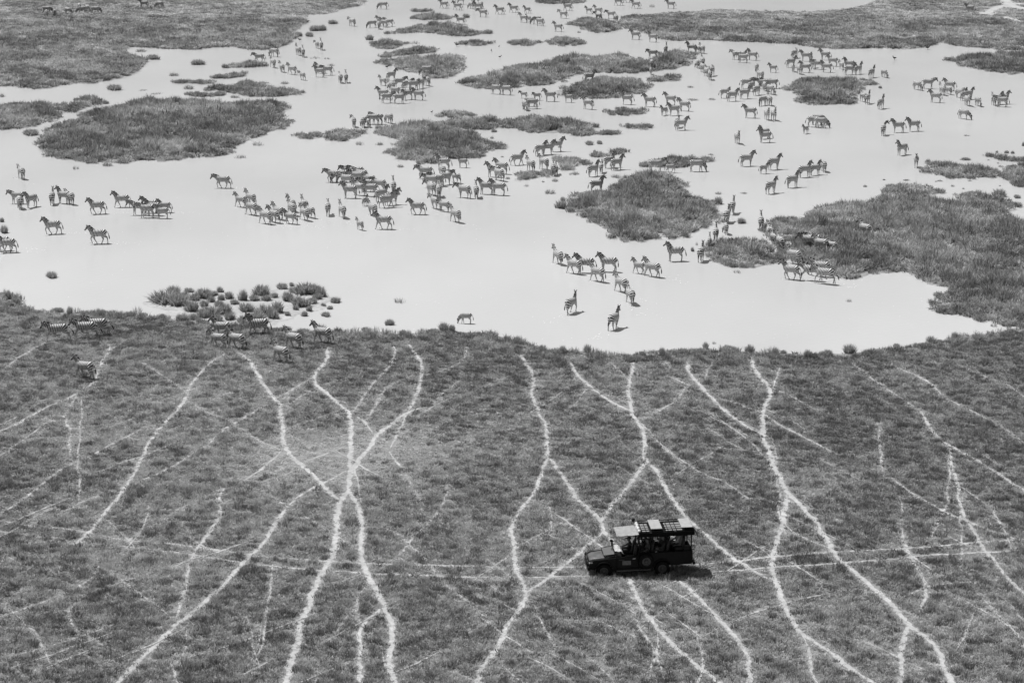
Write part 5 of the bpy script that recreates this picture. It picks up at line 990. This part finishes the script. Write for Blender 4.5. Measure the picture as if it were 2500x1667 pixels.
# near side of the vehicle is its left (+y): put the near rear wheel on its measured spot
off = Matrix.Rotation(VH, 3, 'Z') @ Vector((0, .78, 0)); veh.location = (near.x-off.x, near.y-off.y, LAND_Z); veh.rotation_euler = (0, math.radians(1.4), VH)
tag(veh, 'dark open-sided safari vehicle with a flat roof rack parked on the trail-crossed meadow', 'safari vehicle')
for (x, s) in ((0, 1), (0, -1), (3.14, 1), (3.14, -1)): wheel('wheel', (x, s*.70, .40), s, veh)
for s in (1, -1): wheel('spare_wheel', (.88, s*.93, .92), s, veh, .39)
box('chassis', (1.45, 0, .52), (4.9, .9, .16), M['black'], veh, .02)
tube('axle', [[(0, -.68, .40), (0, .68, .40)], [(3.14, -.68, .40), (3.14, .68, .40)]], .06, M['black'], veh)
def arch(cx, r, z0, a0=150, a1=30, n=9):
    return [(cx+r*math.cos(R_(a0+(a1-a0)*i/(n-1))), z0+r*math.sin(R_(a0+(a1-a0)*i/(n-1)))) for i in range(n)]
# front clip : wings with wheel arches, bonnet, grille
for s in (1, -1):
    y0, y1 = (s*.60, s*.80) if s > 0 else (-.80, -.60)
    prism('front_wing', [(2.45, .52)]+arch(3.14, .50, .42, 168, 12)+[(3.82, .56), (3.90, .80), (3.86, .98), (3.70, 1.04), (2.45, 1.13)], min(y0, y1), max(y0, y1), M['paint'], veh, .02)
    fl = bmesh.new()
    ap = arch(3.14, .52, .42, 165, 15, 11)
    for (ax, az), (bx_, bz) in zip(ap[:-1], ap[1:]):
        bm_box(fl, Vector(((ax+bx_)/2, s*.83, (az+bz)/2)), (math.hypot(bx_-ax, bz-az)*1.15, .10, .035), Matrix.Rotation(-math.atan2(bz-az, bx_-ax), 3, 'Y'))
    finish(fl, 'wheel_arch_flare', M['black'], veh)
bm = bmesh.new()
rings = []
for x, zc, hw, th in ((3.92, .86, .50, .10), (3.86, .97, .56, .13), (3.70, 1.04, .60, .13), (3.2, 1.09, .63, .13), (2.5, 1.16, .66, .13)):
    rings.append([(x, hw*math.sin(R_(a)), zc+th*(math.cos(R_(a))-.6)*.6+.03) for a in (-90, -60, -30, 0, 30, 60, 90)])
vr = [[bm.verts.new(v) for v in r] for r in rings]
for a, b in zip(vr[:-1], vr[1:]):
    for k in range(6): bm.faces.new((a[k], a[k+1], b[k+1], b[k]))
r = bmesh.ops.solidify(bm, geom=bm.faces[:], thickness=.03)
finish(bm, 'bonnet', M['bonnet'], veh, True)
box('bonnet_vent', (3.05, .2, 1.165), (.14, .18, .02), M['lens'], veh, .005)
gr_ = box('grille', (3.91, 0, .80), (.05, 1.0, .30), M['black'], veh, .01)
for k in range(5): box('slat', (3.94, 0, .69+.055*k), (.02, .86, .018), M['rim'], gr_, 0)
for s in (1, -1):
    bm = bmesh.new(); bmesh.ops.create_uvsphere(bm, u_segments=16, v_segments=8, radius=.095, matrix=Matrix.Translation((3.90, s*.64, .82)) @ Matrix.Diagonal((.5, 1, 1, 1))); finish(bm, 'headlight', M['lens'], veh, True)
    box('indicator', (3.80, s*.79, .93), (.12, .05, .07), M['lens'], veh, .01)
box('front_bumper', (3.94, 0, .58), (.16, 1.62, .18), M['black'], veh, .03)
tube('bull_bar', [[(3.99, -.5, .55), (4.01, -.5, 1.02), (3.97, -.42, 1.12), (3.97, .42, 1.12), (4.01, .5, 1.02), (3.99, .5, .55)], [(4.01, -.5, .85), (4.01, .5, .85)], [(4.0, -.5, .98), (3.95, -.80, .92), (3.9, -.82, .6)], [(4.0, .5, .98), (3.95, .80, .92), (3.9, .82, .6)]], .028, M['black'], veh)
box('winch', (3.93, 0, .72), (.18, .5, .14), M['black'], veh, .03)
# cab tub: doors, sills, floor, bulkhead
for s in (1, -1):
    dr = prism('door', [(1.30, .56), (2.43, .56), (2.43, 1.14), (1.30, 1.20)], min(s*.735, s*.80), max(s*.735, s*.80), M['paint'], veh, .012)
    box('handle', (1.52, s*.815, 1.06), (.16, .03, .035), M['chrome'], dr, .008)
    box('door_trim', (2.18, s*.812, 1.02), (.30, .012, .03), M['rim'], dr, 0)
    sg = box('door_sign', (1.92, s*.806, .84), (.46, .012, .24), M['sign'], dr, .003); sg['label'] = 'faded grey rectangular sign on the door'
    box('side_step', (1.55, s*.86, .44), (1.85, .16, .05), M['rim'], veh, .015)
    box('sill', (1.5, s*.74, .50), (1.95, .12, .10), M['black'], veh, .01)
    prism('rear_side_panel', [(-1.62, .66)]+[(-.52, .60)]+arch(0, .50, .42, 158, 22)+[(.55, .60), (1.27, .60), (1.27, 1.20), (1.0, 1.32), (-1.62, 1.34)], min(s*.74, s*.80), max(s*.74, s*.80), M['paint'], veh, .012)
    fl = bmesh.new(); ap = arch(0, .52, .42, 165, 15, 11)
    for (ax, az), (bx_, bz) in zip(ap[:-1], ap[1:]): bm_box(fl, Vector(((ax+bx_)/2, s*.83, (az+bz)/2)), (math.hypot(bx_-ax, bz-az)*1.15, .10, .035), Matrix.Rotation(-math.atan2(bz-az, bx_-ax), 3, 'Y'))
    finish(fl, 'wheel_arch_flare', M['black'], veh)
    tube('mud_flap_stay', [[(-.58, s*.72, .55), (-.62, s*.72, .25)]], .015, M['black'], veh)
    mr = tube('mirror_arm', [[(2.42, s*.80, 1.2), (2.46, s*.95, 1.32)]], .012, M['black'], veh); box('mirror_head', (2.46, s*.98, 1.42), (.05, .16, .24), M['black'], mr, .02)
box('floor', (.4, 0, .60), (4.0, 1.46, .05), M['black'], veh, 0)
box('firewall', (2.46, 0, .86), (.05, 1.46, .56), M['black'], veh, 0)
box('tailgate', (-1.62, 0, .98), (.05, 1.48, .66), M['paint'], veh, .01)
box('rear_bumper', (-1.72, 0, .60), (.14, 1.5, .14), M['black'], veh, .02)
box('rear_locker', (-1.36, .55, 1.20), (.40, .34, .70), M['black'], veh, .02)
for yy, zz in ((.5, 1.42), (.62, 1.2)):
    box('tail_lamp', (-1.66, yy, zz-.35), (.05, .10, .14), M['lens'], veh, .01)
tube('jerrycan_holder', [[(-1.70, -.3, .8), (-1.88, -.3, .8), (-1.88, -.3, 1.25), (-1.70, -.3, 1.25)], [(-1.88, -.3, 1.02), (-1.70, -.3, 1.02)]], .018, M['black'], veh)
tube('tow_loop', [[(-1.78, .1, .55), (-1.92, .1, .50), (-1.95, .1, .40), (-1.9, .1, .32)]], .022, M['chrome'], veh)
dash = box('dashboard', (2.30, 0, 1.12), (.26, 1.42, .24), M['black'], veh, .05)
bm = bmesh.new(); tube_bm(bm, [(2.06+.05*math.cos(a)*0-.09*math.sin(a), -.36+.19*math.cos(a), 1.17+.15*math.sin(a)) for a in [2*math.pi*k/18 for k in range(19)]], .016, 6); tube_bm(bm, [(2.06, -.36, 1.17), (2.22, -.36, 1.08)], .02, 6)
finish(bm, 'steering_wheel', M['black'], veh, True)
# folded-down windscreen on the bonnet
wsn = tube('windscreen', [[(2.52, -.66, 1.30), (3.12, -.62, 1.24), (3.14, 0, 1.26), (3.12, .62, 1.24), (2.52, .66, 1.30), (2.52, 0, 1.31), (2.52, -.66, 1.30)]], .026, M['black'], veh); wsn['label'] = 'windscreen folded flat onto the bonnet'
from_py('pane', [(2.55, -.64, 1.297), (3.10, -.60, 1.24), (3.10, .60, 1.24), (2.55, .64, 1.297), (2.55, -.64, 1.305), (3.10, -.60, 1.248), (3.10, .60, 1.248), (2.55, .64, 1.305)], [(0, 1, 2, 3), (7, 6, 5, 4), (0, 4, 5, 1), (1, 5, 6, 2), (2, 6, 7, 3), (3, 7, 4, 0)], M['glass'], wsn)
box('snorkel', (2.50, -.82, 1.22), (.09, .09, .58), M['black'], veh, .02); box('snorkel_head', (2.54, -.82, 1.55), (.16, .14, .13), M['black'], veh, .03)
# seats
def seat(x, y, z, wdt=.50, mat=None, lean=.16):
    e = empty('seat', (x, y, z)); e.parent = veh; mat = mat or M['seat']
    box('cushion', (.05, 0, .06), (.46, wdt, .13), mat, e, .04); box('backrest', (-.22, 0, .40), (.12, wdt, .62), mat, e, .04, ry=-lean); box('headrest', (-.32, 0, .78), (.09, .26, .15), mat, e, .03)
    box('seat_base', (.02, 0, -.14), (.40, wdt*.8, .28), M['black'], e, .01)
    return e
for y in (.36, -.36): seat(1.62, y, .92)
for y in (.42, -.05, -.50): seat(.72, y, 1.06, .40)
for y in (.42, -.05, -.50): seat(-.12, y, 1.20, .40)
for y in (.42, -.05, -.50): seat(-.98, y, 1.34, .40, M['seatpale'] if y < 0 else None)
# posts, canopy, roof rack
RZ = 2.42
for s in (1, -1):
    for x in (1.22, 1.08): tube('post', [[(x, s*.76, 1.18), (x, s*.76, RZ)]], .03, M['black'], veh)
    tube('post', [[(-1.56, s*.76, 1.32), (-1.58, s*.77, RZ)]], .035, M['black'], veh)
    tube('grab_rail', [[(1.05, s*.76, 1.62), (.80, s*.76, 1.62), (.72, s*.76, 1.55), (.70, s*.76, 1.30)], [(.8, s*.76, 1.62), (.8, s*.76, 1.3)]], .018, M['black'], veh)
tube('roll_hoop', [[(1.15, -.74, 1.2), (1.15, -.74, 1.72), (1.15, .74, 1.72), (1.15, .74, 1.2)]], .03, M['black'], veh)
box('roof_canopy', (-.23, 0, RZ), (2.96, 1.66, .05), M['canvas_dark'], veh, .01)
for s in (1, -1): box('valance', (-.23, s*.845, RZ-.06), (2.98, .03, .24), M['canvas_dark'], veh, .008)
box('valance', (-1.73, 0, RZ-.06), (.03, 1.64, .22), M['canvas_dark'], veh, .008)
rk = empty('roof_rack', (0, 0, RZ)); rk.parent = veh
yr = .74
tube('rack_rail', [[(1.10, yr, .20), (-1.66, yr, .20)], [(1.10, -yr, .20), (-1.66, -yr, .20)], [(1.10, -yr, .20), (1.10, yr, .20)], [(-1.66, -yr, .20), (-1.66, yr, .20)], [(1.10, yr, .08), (-1.66, yr, .08)], [(1.10, -yr, .08), (-1.66, -yr, .08)]], .022, M['black'], rk)
tube('rack_upright', [[(x, s*yr, .02), (x, s*yr, .21)] for x in (1.1, .55, 0, -.55, -1.1, -1.66) for s in (1, -1)], .016, M['black'], rk)
for x in (.84, .62, .42, -.34, -.58, -.80): tube('crossbar', [[(x, -yr, .09), (x, yr, .09)]], .02, M['black'], rk)
tube('slat_bar', [[(1.0, yy, .075), (-1.5, yy, .075)] for yy in (-.3, .08, .42)], .014, M['black'], rk)
for x in (.38, -1.26): box('roof_panel', (x-.10, 0, .215), (.60, 1.46, .045), M['panel'], rk, .01)
for x, yy in ((.86, .1), (-.50, .12), (-.98, 0)): box('canvas_roof_skin', (x, yy*0, .038), (.42 if x > 0 else .5, 1.4, .02), M['skin_grey'], rk, .004)
for x in (.62, -.72): box('work_lamp', (x, .80, .02), (.12, .05, .08), M['lens'], rk, .01)
tube('roof_ladder', [[(-1.70, .62, .16), (-1.86, .62, -.12), (-1.90, .62, -.30)], [(-1.70, .80, .16), (-1.86, .80, -.12), (-1.90, .80, -.30)], [(-1.78, .62, .02), (-1.78, .80, .02)], [(-1.86, .62, -.12), (-1.86, .80, -.12)]], .016, M['black'], rk)
# front sun canopy over the driver, drooping a little
bm = bmesh.new(); nx_, ny_ = 9, 7; gv = []
for i in range(nx_):
    u = i/(nx_-1); row = []
    for j in range(ny_):
        v = j/(ny_-1)*2-1; row.append(bm.verts.new((1.20+1.22*u, v*(.80-.03*u), 2.44-.07*u-.05*v*v-.015*math.sin(u*9)*(1-v*v))))
    gv.append(row)
for i in range(nx_-1):
    for j in range(ny_-1): bm.faces.new((gv[i][j], gv[i+1][j], gv[i+1][j+1], gv[i][j+1]))
bmesh.ops.solidify(bm, geom=bm.faces[:], thickness=.03); finish(bm, 'front_canopy', M['canvas'], veh, True)
for s in (1, -1): tube('canopy_stay', [[(1.22, s*.74, 2.30), (2.38, s*.70, 2.31)]], .018, M['black'], veh)
bm = bmesh.new()
for k in range(7): bmesh.ops.create_uvsphere(bm, u_segments=10, v_segments=7, radius=1, matrix=Matrix.Translation((1.20+.03*(k % 2), -.66+.21*k, 2.52+.02*(k % 3))) @ Matrix.Diagonal((.09, .15, .085+.015*(k % 2), 1)))
finish(bm, 'rolled_canvas', M['canvas'], veh, True)
sp = tube('spotlight', [[(1.32, -.78, 2.50), (1.32, -.78, 2.62)]], .02, M['black'], veh)
bm = bmesh.new(); bmesh.ops.create_uvsphere(bm, u_segments=14, v_segments=9, radius=.10, matrix=Matrix.Translation((1.34, -.78, 2.68))); finish(bm, 'lamp_housing', M['black'], sp, True)

# things carried: cloth on the dashboard, bags behind the seats
VMX = Matrix.Translation(veh.location) @ veh.rotation_euler.to_matrix().to_4x4()
def at_v(x, y, z): return VMX @ Vector((x, y, z))
bm = bmesh.new(); gv = []
for i in range(9):
    row = []
    for j in range(9):
        u, v = i/8, j/8; xx = 2.50-.46*u; yy = -.62+1.16*v
        zz = 1.40-.05*u+.02*math.sin(7*v+2*u)+.015*math.cos(11*u+5*v)-.12*max(0, (u-.7)/.3); row.append(bm.verts.new((xx, yy, zz)))
    gv.append(row)
for i in range(8):
    for j in range(8): bm.faces.new((gv[i][j], gv[i+1][j], gv[i+1][j+1], gv[i][j+1]))
bmesh.ops.solidify(bm, geom=bm.faces[:], thickness=.012)
cl = finish(bm, 'cloth', M['white'], None, True); cl.location = veh.location; cl.rotation_euler = veh.rotation_euler
tag(cl, 'bright white cloth spread over the vehicle dashboard', 'cloth')
def bag(x, y, z, d, mat, label):
    bm = bmesh.new(); bmesh.ops.create_uvsphere(bm, u_segments=14, v_segments=9, radius=.5)
    for v in bm.verts: v.co = Vector([math.copysign(abs(2*q)**.6/2, q) for q in v.co])
    for v in bm.verts: v.co.x *= d[0]; v.co.y *= d[1]; v.co.z *= d[2]; v.co += Vector((0, 0, d[2]/2))
    o = finish(bm, 'bag', mat, None, True); o.location = at_v(x, y, z); o.rotation_euler = (0, 0, VH); tag(o, label, 'bag')
    bm = bmesh.new(); tube_bm(bm, [(-.1*d[0], 0, d[2]*.95), (-.08*d[0], 0, d[2]*1.15), (.08*d[0], 0, d[2]*1.15), (.1*d[0], 0, d[2]*.95)], .012, 6); finish(bm, 'bag_handle', M['black'], o, True)
bag(1.02, .40, 1.18, (.26, .34, .24), M['rim'], 'grey soft bag behind the front seats of the vehicle')
bag(-.50, -.50, 1.22, (.24, .30, .22), M['white'], 'white soft bag on the second row of the vehicle')
bag(-1.36, .10, 1.0, (.30, .34, .32), M['rim'], 'grey pack at the tailgate of the vehicle')

# ================================================================ PEOPLE IN THE VEHICLE
def person_material():
    m, nt, b = new_mat('clothes_and_skin'); a = nt.nodes.new('ShaderNodeAttribute'); a.attribute_name = 'tone'
    nt.links.new(a.outputs['Fac'], b.inputs['Base Color']); b.inputs['Roughness'].default_value = .75; b.inputs['Specular IOR Level'].default_value = .3
    return m
M['person'] = person_material(); M['felt'] = plain('dark_felt', .02, .9); M['hairdark'] = plain('dark_hair', .02, .7)
def person(x, y, zs, label, shirt, trouser, skin, hat, arms='lap', turn=0.0, lean=.08):
    """seated figure, seat height zs, facing forward (+x)"""
    bm = bmesh.new(); P = lambda a, b, c: Vector((a, b, c))
    hip = .10
    tor = [(0, .09, .15, .12), (-.02, .20, .155, .115), (-.03-lean*.2, .36, .16, .12), (-.03-lean*.4, .48, .19, .115), (-.03-lean*.5, .55, .15, .09), (-.02-lean*.5, .60, .07, .065), (0-lean*.4, .66, .055, .06)]
    loft_into(bm, [(P(tx, 0, tz), P(0, 1, 0), P(1, 0, 0), ry, rx_) for tx, tz, ry, rx_ in tor], 16)
    hx = .02-lean*.4
    loft_into(bm, [(P(hx+dx*math.cos(turn), dx*math.sin(turn), .66+dz), P(-math.sin(turn), math.cos(turn), 0), P(math.cos(turn), math.sin(turn), 0), a_, b_) for dx, dz, a_, b_ in ((.015, -.02, .05, .055), (.02, .03, .062, .078), (.015, .09, .075, .092), (.005, .15, .077, .096), (0, .20, .064, .08), (0, .23, .03, .04))], 14)
    nz_ = P(hx+.115*math.cos(turn), .115*math.sin(turn), .745); loft_into(bm, chain_rings([nz_+P(-.04, 0, .04), nz_+P(.005, 0, .0), nz_+P(-.03, 0, -.012)], [.012, .018, .012]), 8)
    for s in (1, -1):
        er = P(hx-.08*math.sin(turn)*s*1, .082*math.cos(turn)*s, .76); loft_into(bm, chain_rings([er+P(0, 0, -.03), er+P(0, .006*s, 0), er+P(0, 0, .03)], [.008, .014, .01]), 6)
        loft_into(bm, chain_rings([P(0, s*.09, .10), P(.22, s*.12, .11), P(.44, s*.13, .10)], [.095, .085, .065]), 12)
        loft_into(bm, chain_rings([P(.43, s*.13, .11), P(.46, s*.13, -.12), P(.43, s*.13, -.34)], [.065, .06, .04]), 12)
        loft_into(bm, chain_rings([P(.39, s*.13, -.36), P(.46, s*.135, -.365), P(.60, s*.14, -.38)], [.045, .045, .03]), 10)
        sh = P(-.03-lean*.45, s*.19, .50)
        if arms == 'wheel': el, wr = P(.14, s*.26, .32), P(.36, s*.16, .32)
        elif arms == 'binoculars': el, wr = P(.16, s*.26, .40), P(.17, s*.07, .70)
        else: el, wr = P(.06, s*.27, .27), P(.27, s*.13, .22)
        loft_into(bm, chain_rings([sh, sh.lerp(el, .5), el], [.062, .055, .045]), 10); loft_into(bm, chain_rings([el, el.lerp(wr, .45), wr], [.045, .042, .028]), 10)
        d = (wr-el).normalized(); loft_into(bm, chain_rings([wr, wr+d*.05, wr+d*.09], [.03, .042, .034], [.022, .022, .018]), 10)
        person.h = getattr(person, 'h', []); person.h.append((wr, d, s))
    me = remeshed(bm, .02, 3)
    hands = person.h[-2:]
    vs = [tuple(v.co) for v in me.vertices]; fs = [list(p.vertices) for p in me.polygons]; bpy.data.meshes.remove(me)
    b2 = bmesh.new()
    for wr, d, s in hands:
        lt = d.cross(Vector((0, 0, 1))).normalized(); up = lt.cross(d)
        for k, L in enumerate((.066, .076, .07, .054)):
            o0 = wr+d*.085+lt*(-.027+.018*k); loft_into(b2, chain_rings([o0, o0+d*L*.5-up*.008, o0+d*L*.85-up*.034, o0+d*L*.8-up*.055], [.0095, .009, .008, .006], lat=lt), 6)
        t0 = wr+d*.03-lt*.03*(1 if s > 0 else -1); loft_into(b2, chain_rings([t0, t0+d*.03-lt*.025*(1 if s > 0 else -1), t0+d*.055-lt*.03*(1 if s > 0 else -1)-up*.02], [.012, .011, .008], lat=up), 6)
    bmesh.ops.recalc_face_normals(b2, faces=b2.faces); b2.verts.index_update(); n0 = len(vs)
    vs += [tuple(v.co) for v in b2.verts]; fs += [[v.index+n0 for v in f.verts] for f in b2.faces]; b2.free()
    out = bpy.data.meshes.new('person'); out.from_pydata(vs, [], fs); out.update(); out.polygons.foreach_set('use_smooth', [True]*len(out.polygons))
    V = np.array(vs); tone = np.full(len(V), shirt)
    tone[(V[:, 2] < .15) | ((V[:, 2] < .19) & (V[:, 0] > .12) & (np.abs(V[:, 1]) < .24))] = trouser
    tone[V[:, 2] < -.30] = .03; tone[V[:, 2] > .625] = skin
    for wr, d, s in hands: tone[np.linalg.norm(V-np.array(wr+d*.06), axis=1) < .11] = skin
    hz = (V[:, 2] > .745) & (V[:, 2] < .765) & (V[:, 0] > hx+.07) & (np.abs(np.abs(V[:, 1]-.1*math.sin(turn))-.03) < .014); tone[hz] = .02
    mz = (V[:, 2] > .69) & (V[:, 2] < .70) & (V[:, 0] > hx+.07); tone[mz] = skin*.45
    out.attributes.new('tone', 'FLOAT', 'POINT').data.foreach_set('value', tone.tolist()); out.materials.append(M['person'])
    o = bpy.data.objects.new('person', out); COL.objects.link(o); o.location = at_v(x, y, zs); o.rotation_euler = (0, 0, VH); tag(o, label, 'person')
    bm = bmesh.new(); bmesh.ops.create_uvsphere(bm, u_segments=16, v_segments=10, radius=1, matrix=Matrix.Translation((hx-.01, 0, .815)) @ Matrix.Diagonal((.108, .092, .10, 1)))
    bmesh.ops.delete(bm, geom=[v for v in bm.verts if v.co.z < .80 and v.co.x > hx-.02], context='VERTS')
    if hat:
        bm2 = bm; ring = []
        rr = (.19, .17) if hat == 'brim' else None
        if rr:
            r0 = [bm.verts.new((hx+.10*math.cos(2*math.pi*k/20), .09*math.sin(2*math.pi*k/20), .815)) for k in range(20)]; r1 = [bm.verts.new((hx+rr[0]*math.cos(2*math.pi*k/20), rr[1]*math.sin(2*math.pi*k/20), .80)) for k in range(20)]
            for k in range(20): bm.faces.new((r0[k], r0[(k+1) % 20], r1[(k+1) % 20], r1[k]))
        else:
            bm_box(bm, Vector((hx+.14, 0, .81)), (.11, .14, .014))
        finish(bm, 'hat' if hat == 'brim' else 'cap', M['felt'], o, True)
    else: finish(bm, 'hair', M['hairdark'], o, True)
    return o
person(1.66, -.36, 1.00, 'person in a dark shirt and cap at the wheel of the safari vehicle', .02, .05, .10, 'cap', 'wheel')
person(.78, .42, 1.14, 'person in a grey shirt in the first raised row of the vehicle', .10, .04, .16, None, 'lap', .5)
person(.78, -.50, 1.14, 'person in dark clothes on the far side of the first raised row', .03, .05, .14, 'brim', 'binoculars', -.4)
person(-.06, .42, 1.28, 'person in a dark jacket and cap in the middle raised row', .03, .04, .14, 'cap', 'lap', .3)
person(-.06, -.50, 1.28, 'person in a pale shirt across the middle raised row', .32, .05, .18, None, 'binoculars', -.5)
person(-.92, -.05, 1.42, 'person in a white shirt in the rear raised row', .6, .06, .18, None, 'lap', .2)

# ================================================================ BIRDS ON THE WATER, DRIFTWOOD
M['bird'] = plain('dark_plumage', .03, .7, noise=.4)
def bird_mesh():
    bm = bmesh.new(); V3 = Vector
    loft_into(bm, chain_rings([V3((-.20, 0, .20)), V3((-.12, 0, .19)), V3((-.02, 0, .19)), V3((.08, 0, .21)), V3((.14, 0, .25))], [.02, .06, .085, .07, .03], [.01, .05, .075, .065, .03]), 10)
    loft_into(bm, chain_rings([V3((.11, 0, .23)), V3((.15, 0, .30)), V3((.17, 0, .35))], [.035, .026, .024]), 8)
    loft_into(bm, chain_rings([V3((.14, 0, .355)), V3((.175, 0, .36)), V3((.21, 0, .35)), V3((.27, 0, .335))], [.02, .034, .022, .005]), 8)
    for s in (1, -1): loft_into(bm, chain_rings([V3((0, s*.03, .15)), V3((.01, s*.03, .07)), V3((0, s*.03, -.03))], [.012, .007, .007]), 6)
    me = bpy.data.meshes.new('bird'); bmesh.ops.recalc_face_normals(bm, faces=bm.faces); bm.to_mesh(me); bm.free(); me.polygons.foreach_set('use_smooth', [True]*len(me.polygons)); me.materials.append(M['bird'])
    return me
bme = bird_mesh()
wm = bmesh.new()
for s in (1, -1): loft_into(wm, chain_rings([Vector((.08, s*.075, .22)), Vector((-.02, s*.09, .21)), Vector((-.16, s*.05, .20)), Vector((-.22, s*.02, .20))], [.012, .016, .012, .004], [.03, .05, .03, .01]), 8)
wme = bpy.data.meshes.new('wings'); bmesh.ops.recalc_face_normals(wm, faces=wm.faces); wm.to_mesh(wme); wm.free(); wme.materials.append(M['bird'])
for t, bx_, by_, rz, sc, lab in (('R4', 1265, 672, 190, 1.3, 'dark water bird standing off the lens-shaped grass islet'), ('R4', 1395, 664, 10, 1.2, 'dark water bird at the edge of the lens-shaped grass islet'), ('R4', 1762, 745, 90, .8, 'small dark wader alone between the middle islets'), ('R4', 1885, 838, 0, .9, 'small dark wader beside the winding island'), ('R4', 1872, 682, 30, .6, 'tiny wader near the middle lens-shaped islet'), ('R7', 580, 824, 210, 1.3, 'dark plump bird standing in open water below the far bank'), ('R7', 1035, 682, 0, 1.4, 'dark bird floating at the mouth of the narrow inlet'), ('R4', 265, 985, 20, 1.0, 'dark bird by the wide grass island'), ('U', 1290, 172, 40, .7, 'tiny dark bird behind the large kinked island'), ('A', 2195, 303, 180, 1.1, 'dark bird in the water off the far bank')):
    p = tpt(t, bx_, by_); o = bpy.data.objects.new('bird', bme); COL.objects.link(o); o.location = (p.x, p.y, 0); o.rotation_euler = (0, 0, R_(rz)); o.scale = (sc*1.25,)*3
    tag(o, lab, 'bird', 'birds on the shallow water'); c = bpy.data.objects.new('wings', wme); COL.objects.link(c); c.parent = o
bm = bmesh.new()
for a, L, zt in ((.2, 1.5, .9), (1.1, 1.1, .7), (2.4, 1.4, .8), (3.9, 1.0, .5), (5.2, 1.2, 1.0)):
    q = Vector((math.cos(a)*.5, math.sin(a)*.5, 1)); tube_bm(bm, [(0, 0, 0), tuple(q*zt*.5), (math.cos(a)*L*.8, math.sin(a)*L*.6, zt), (math.cos(a+.3)*L, math.sin(a+.3)*L*.8, zt*.85)], .05, 6)
db = finish(bm, 'dead_branch', M['hair'], None, True); p = tpt('R7', 2290, 25); db.location = (p.x, p.y, .06); tag(db, 'bare dark dead branch lying on the pale tracks of the far bank', 'branch')
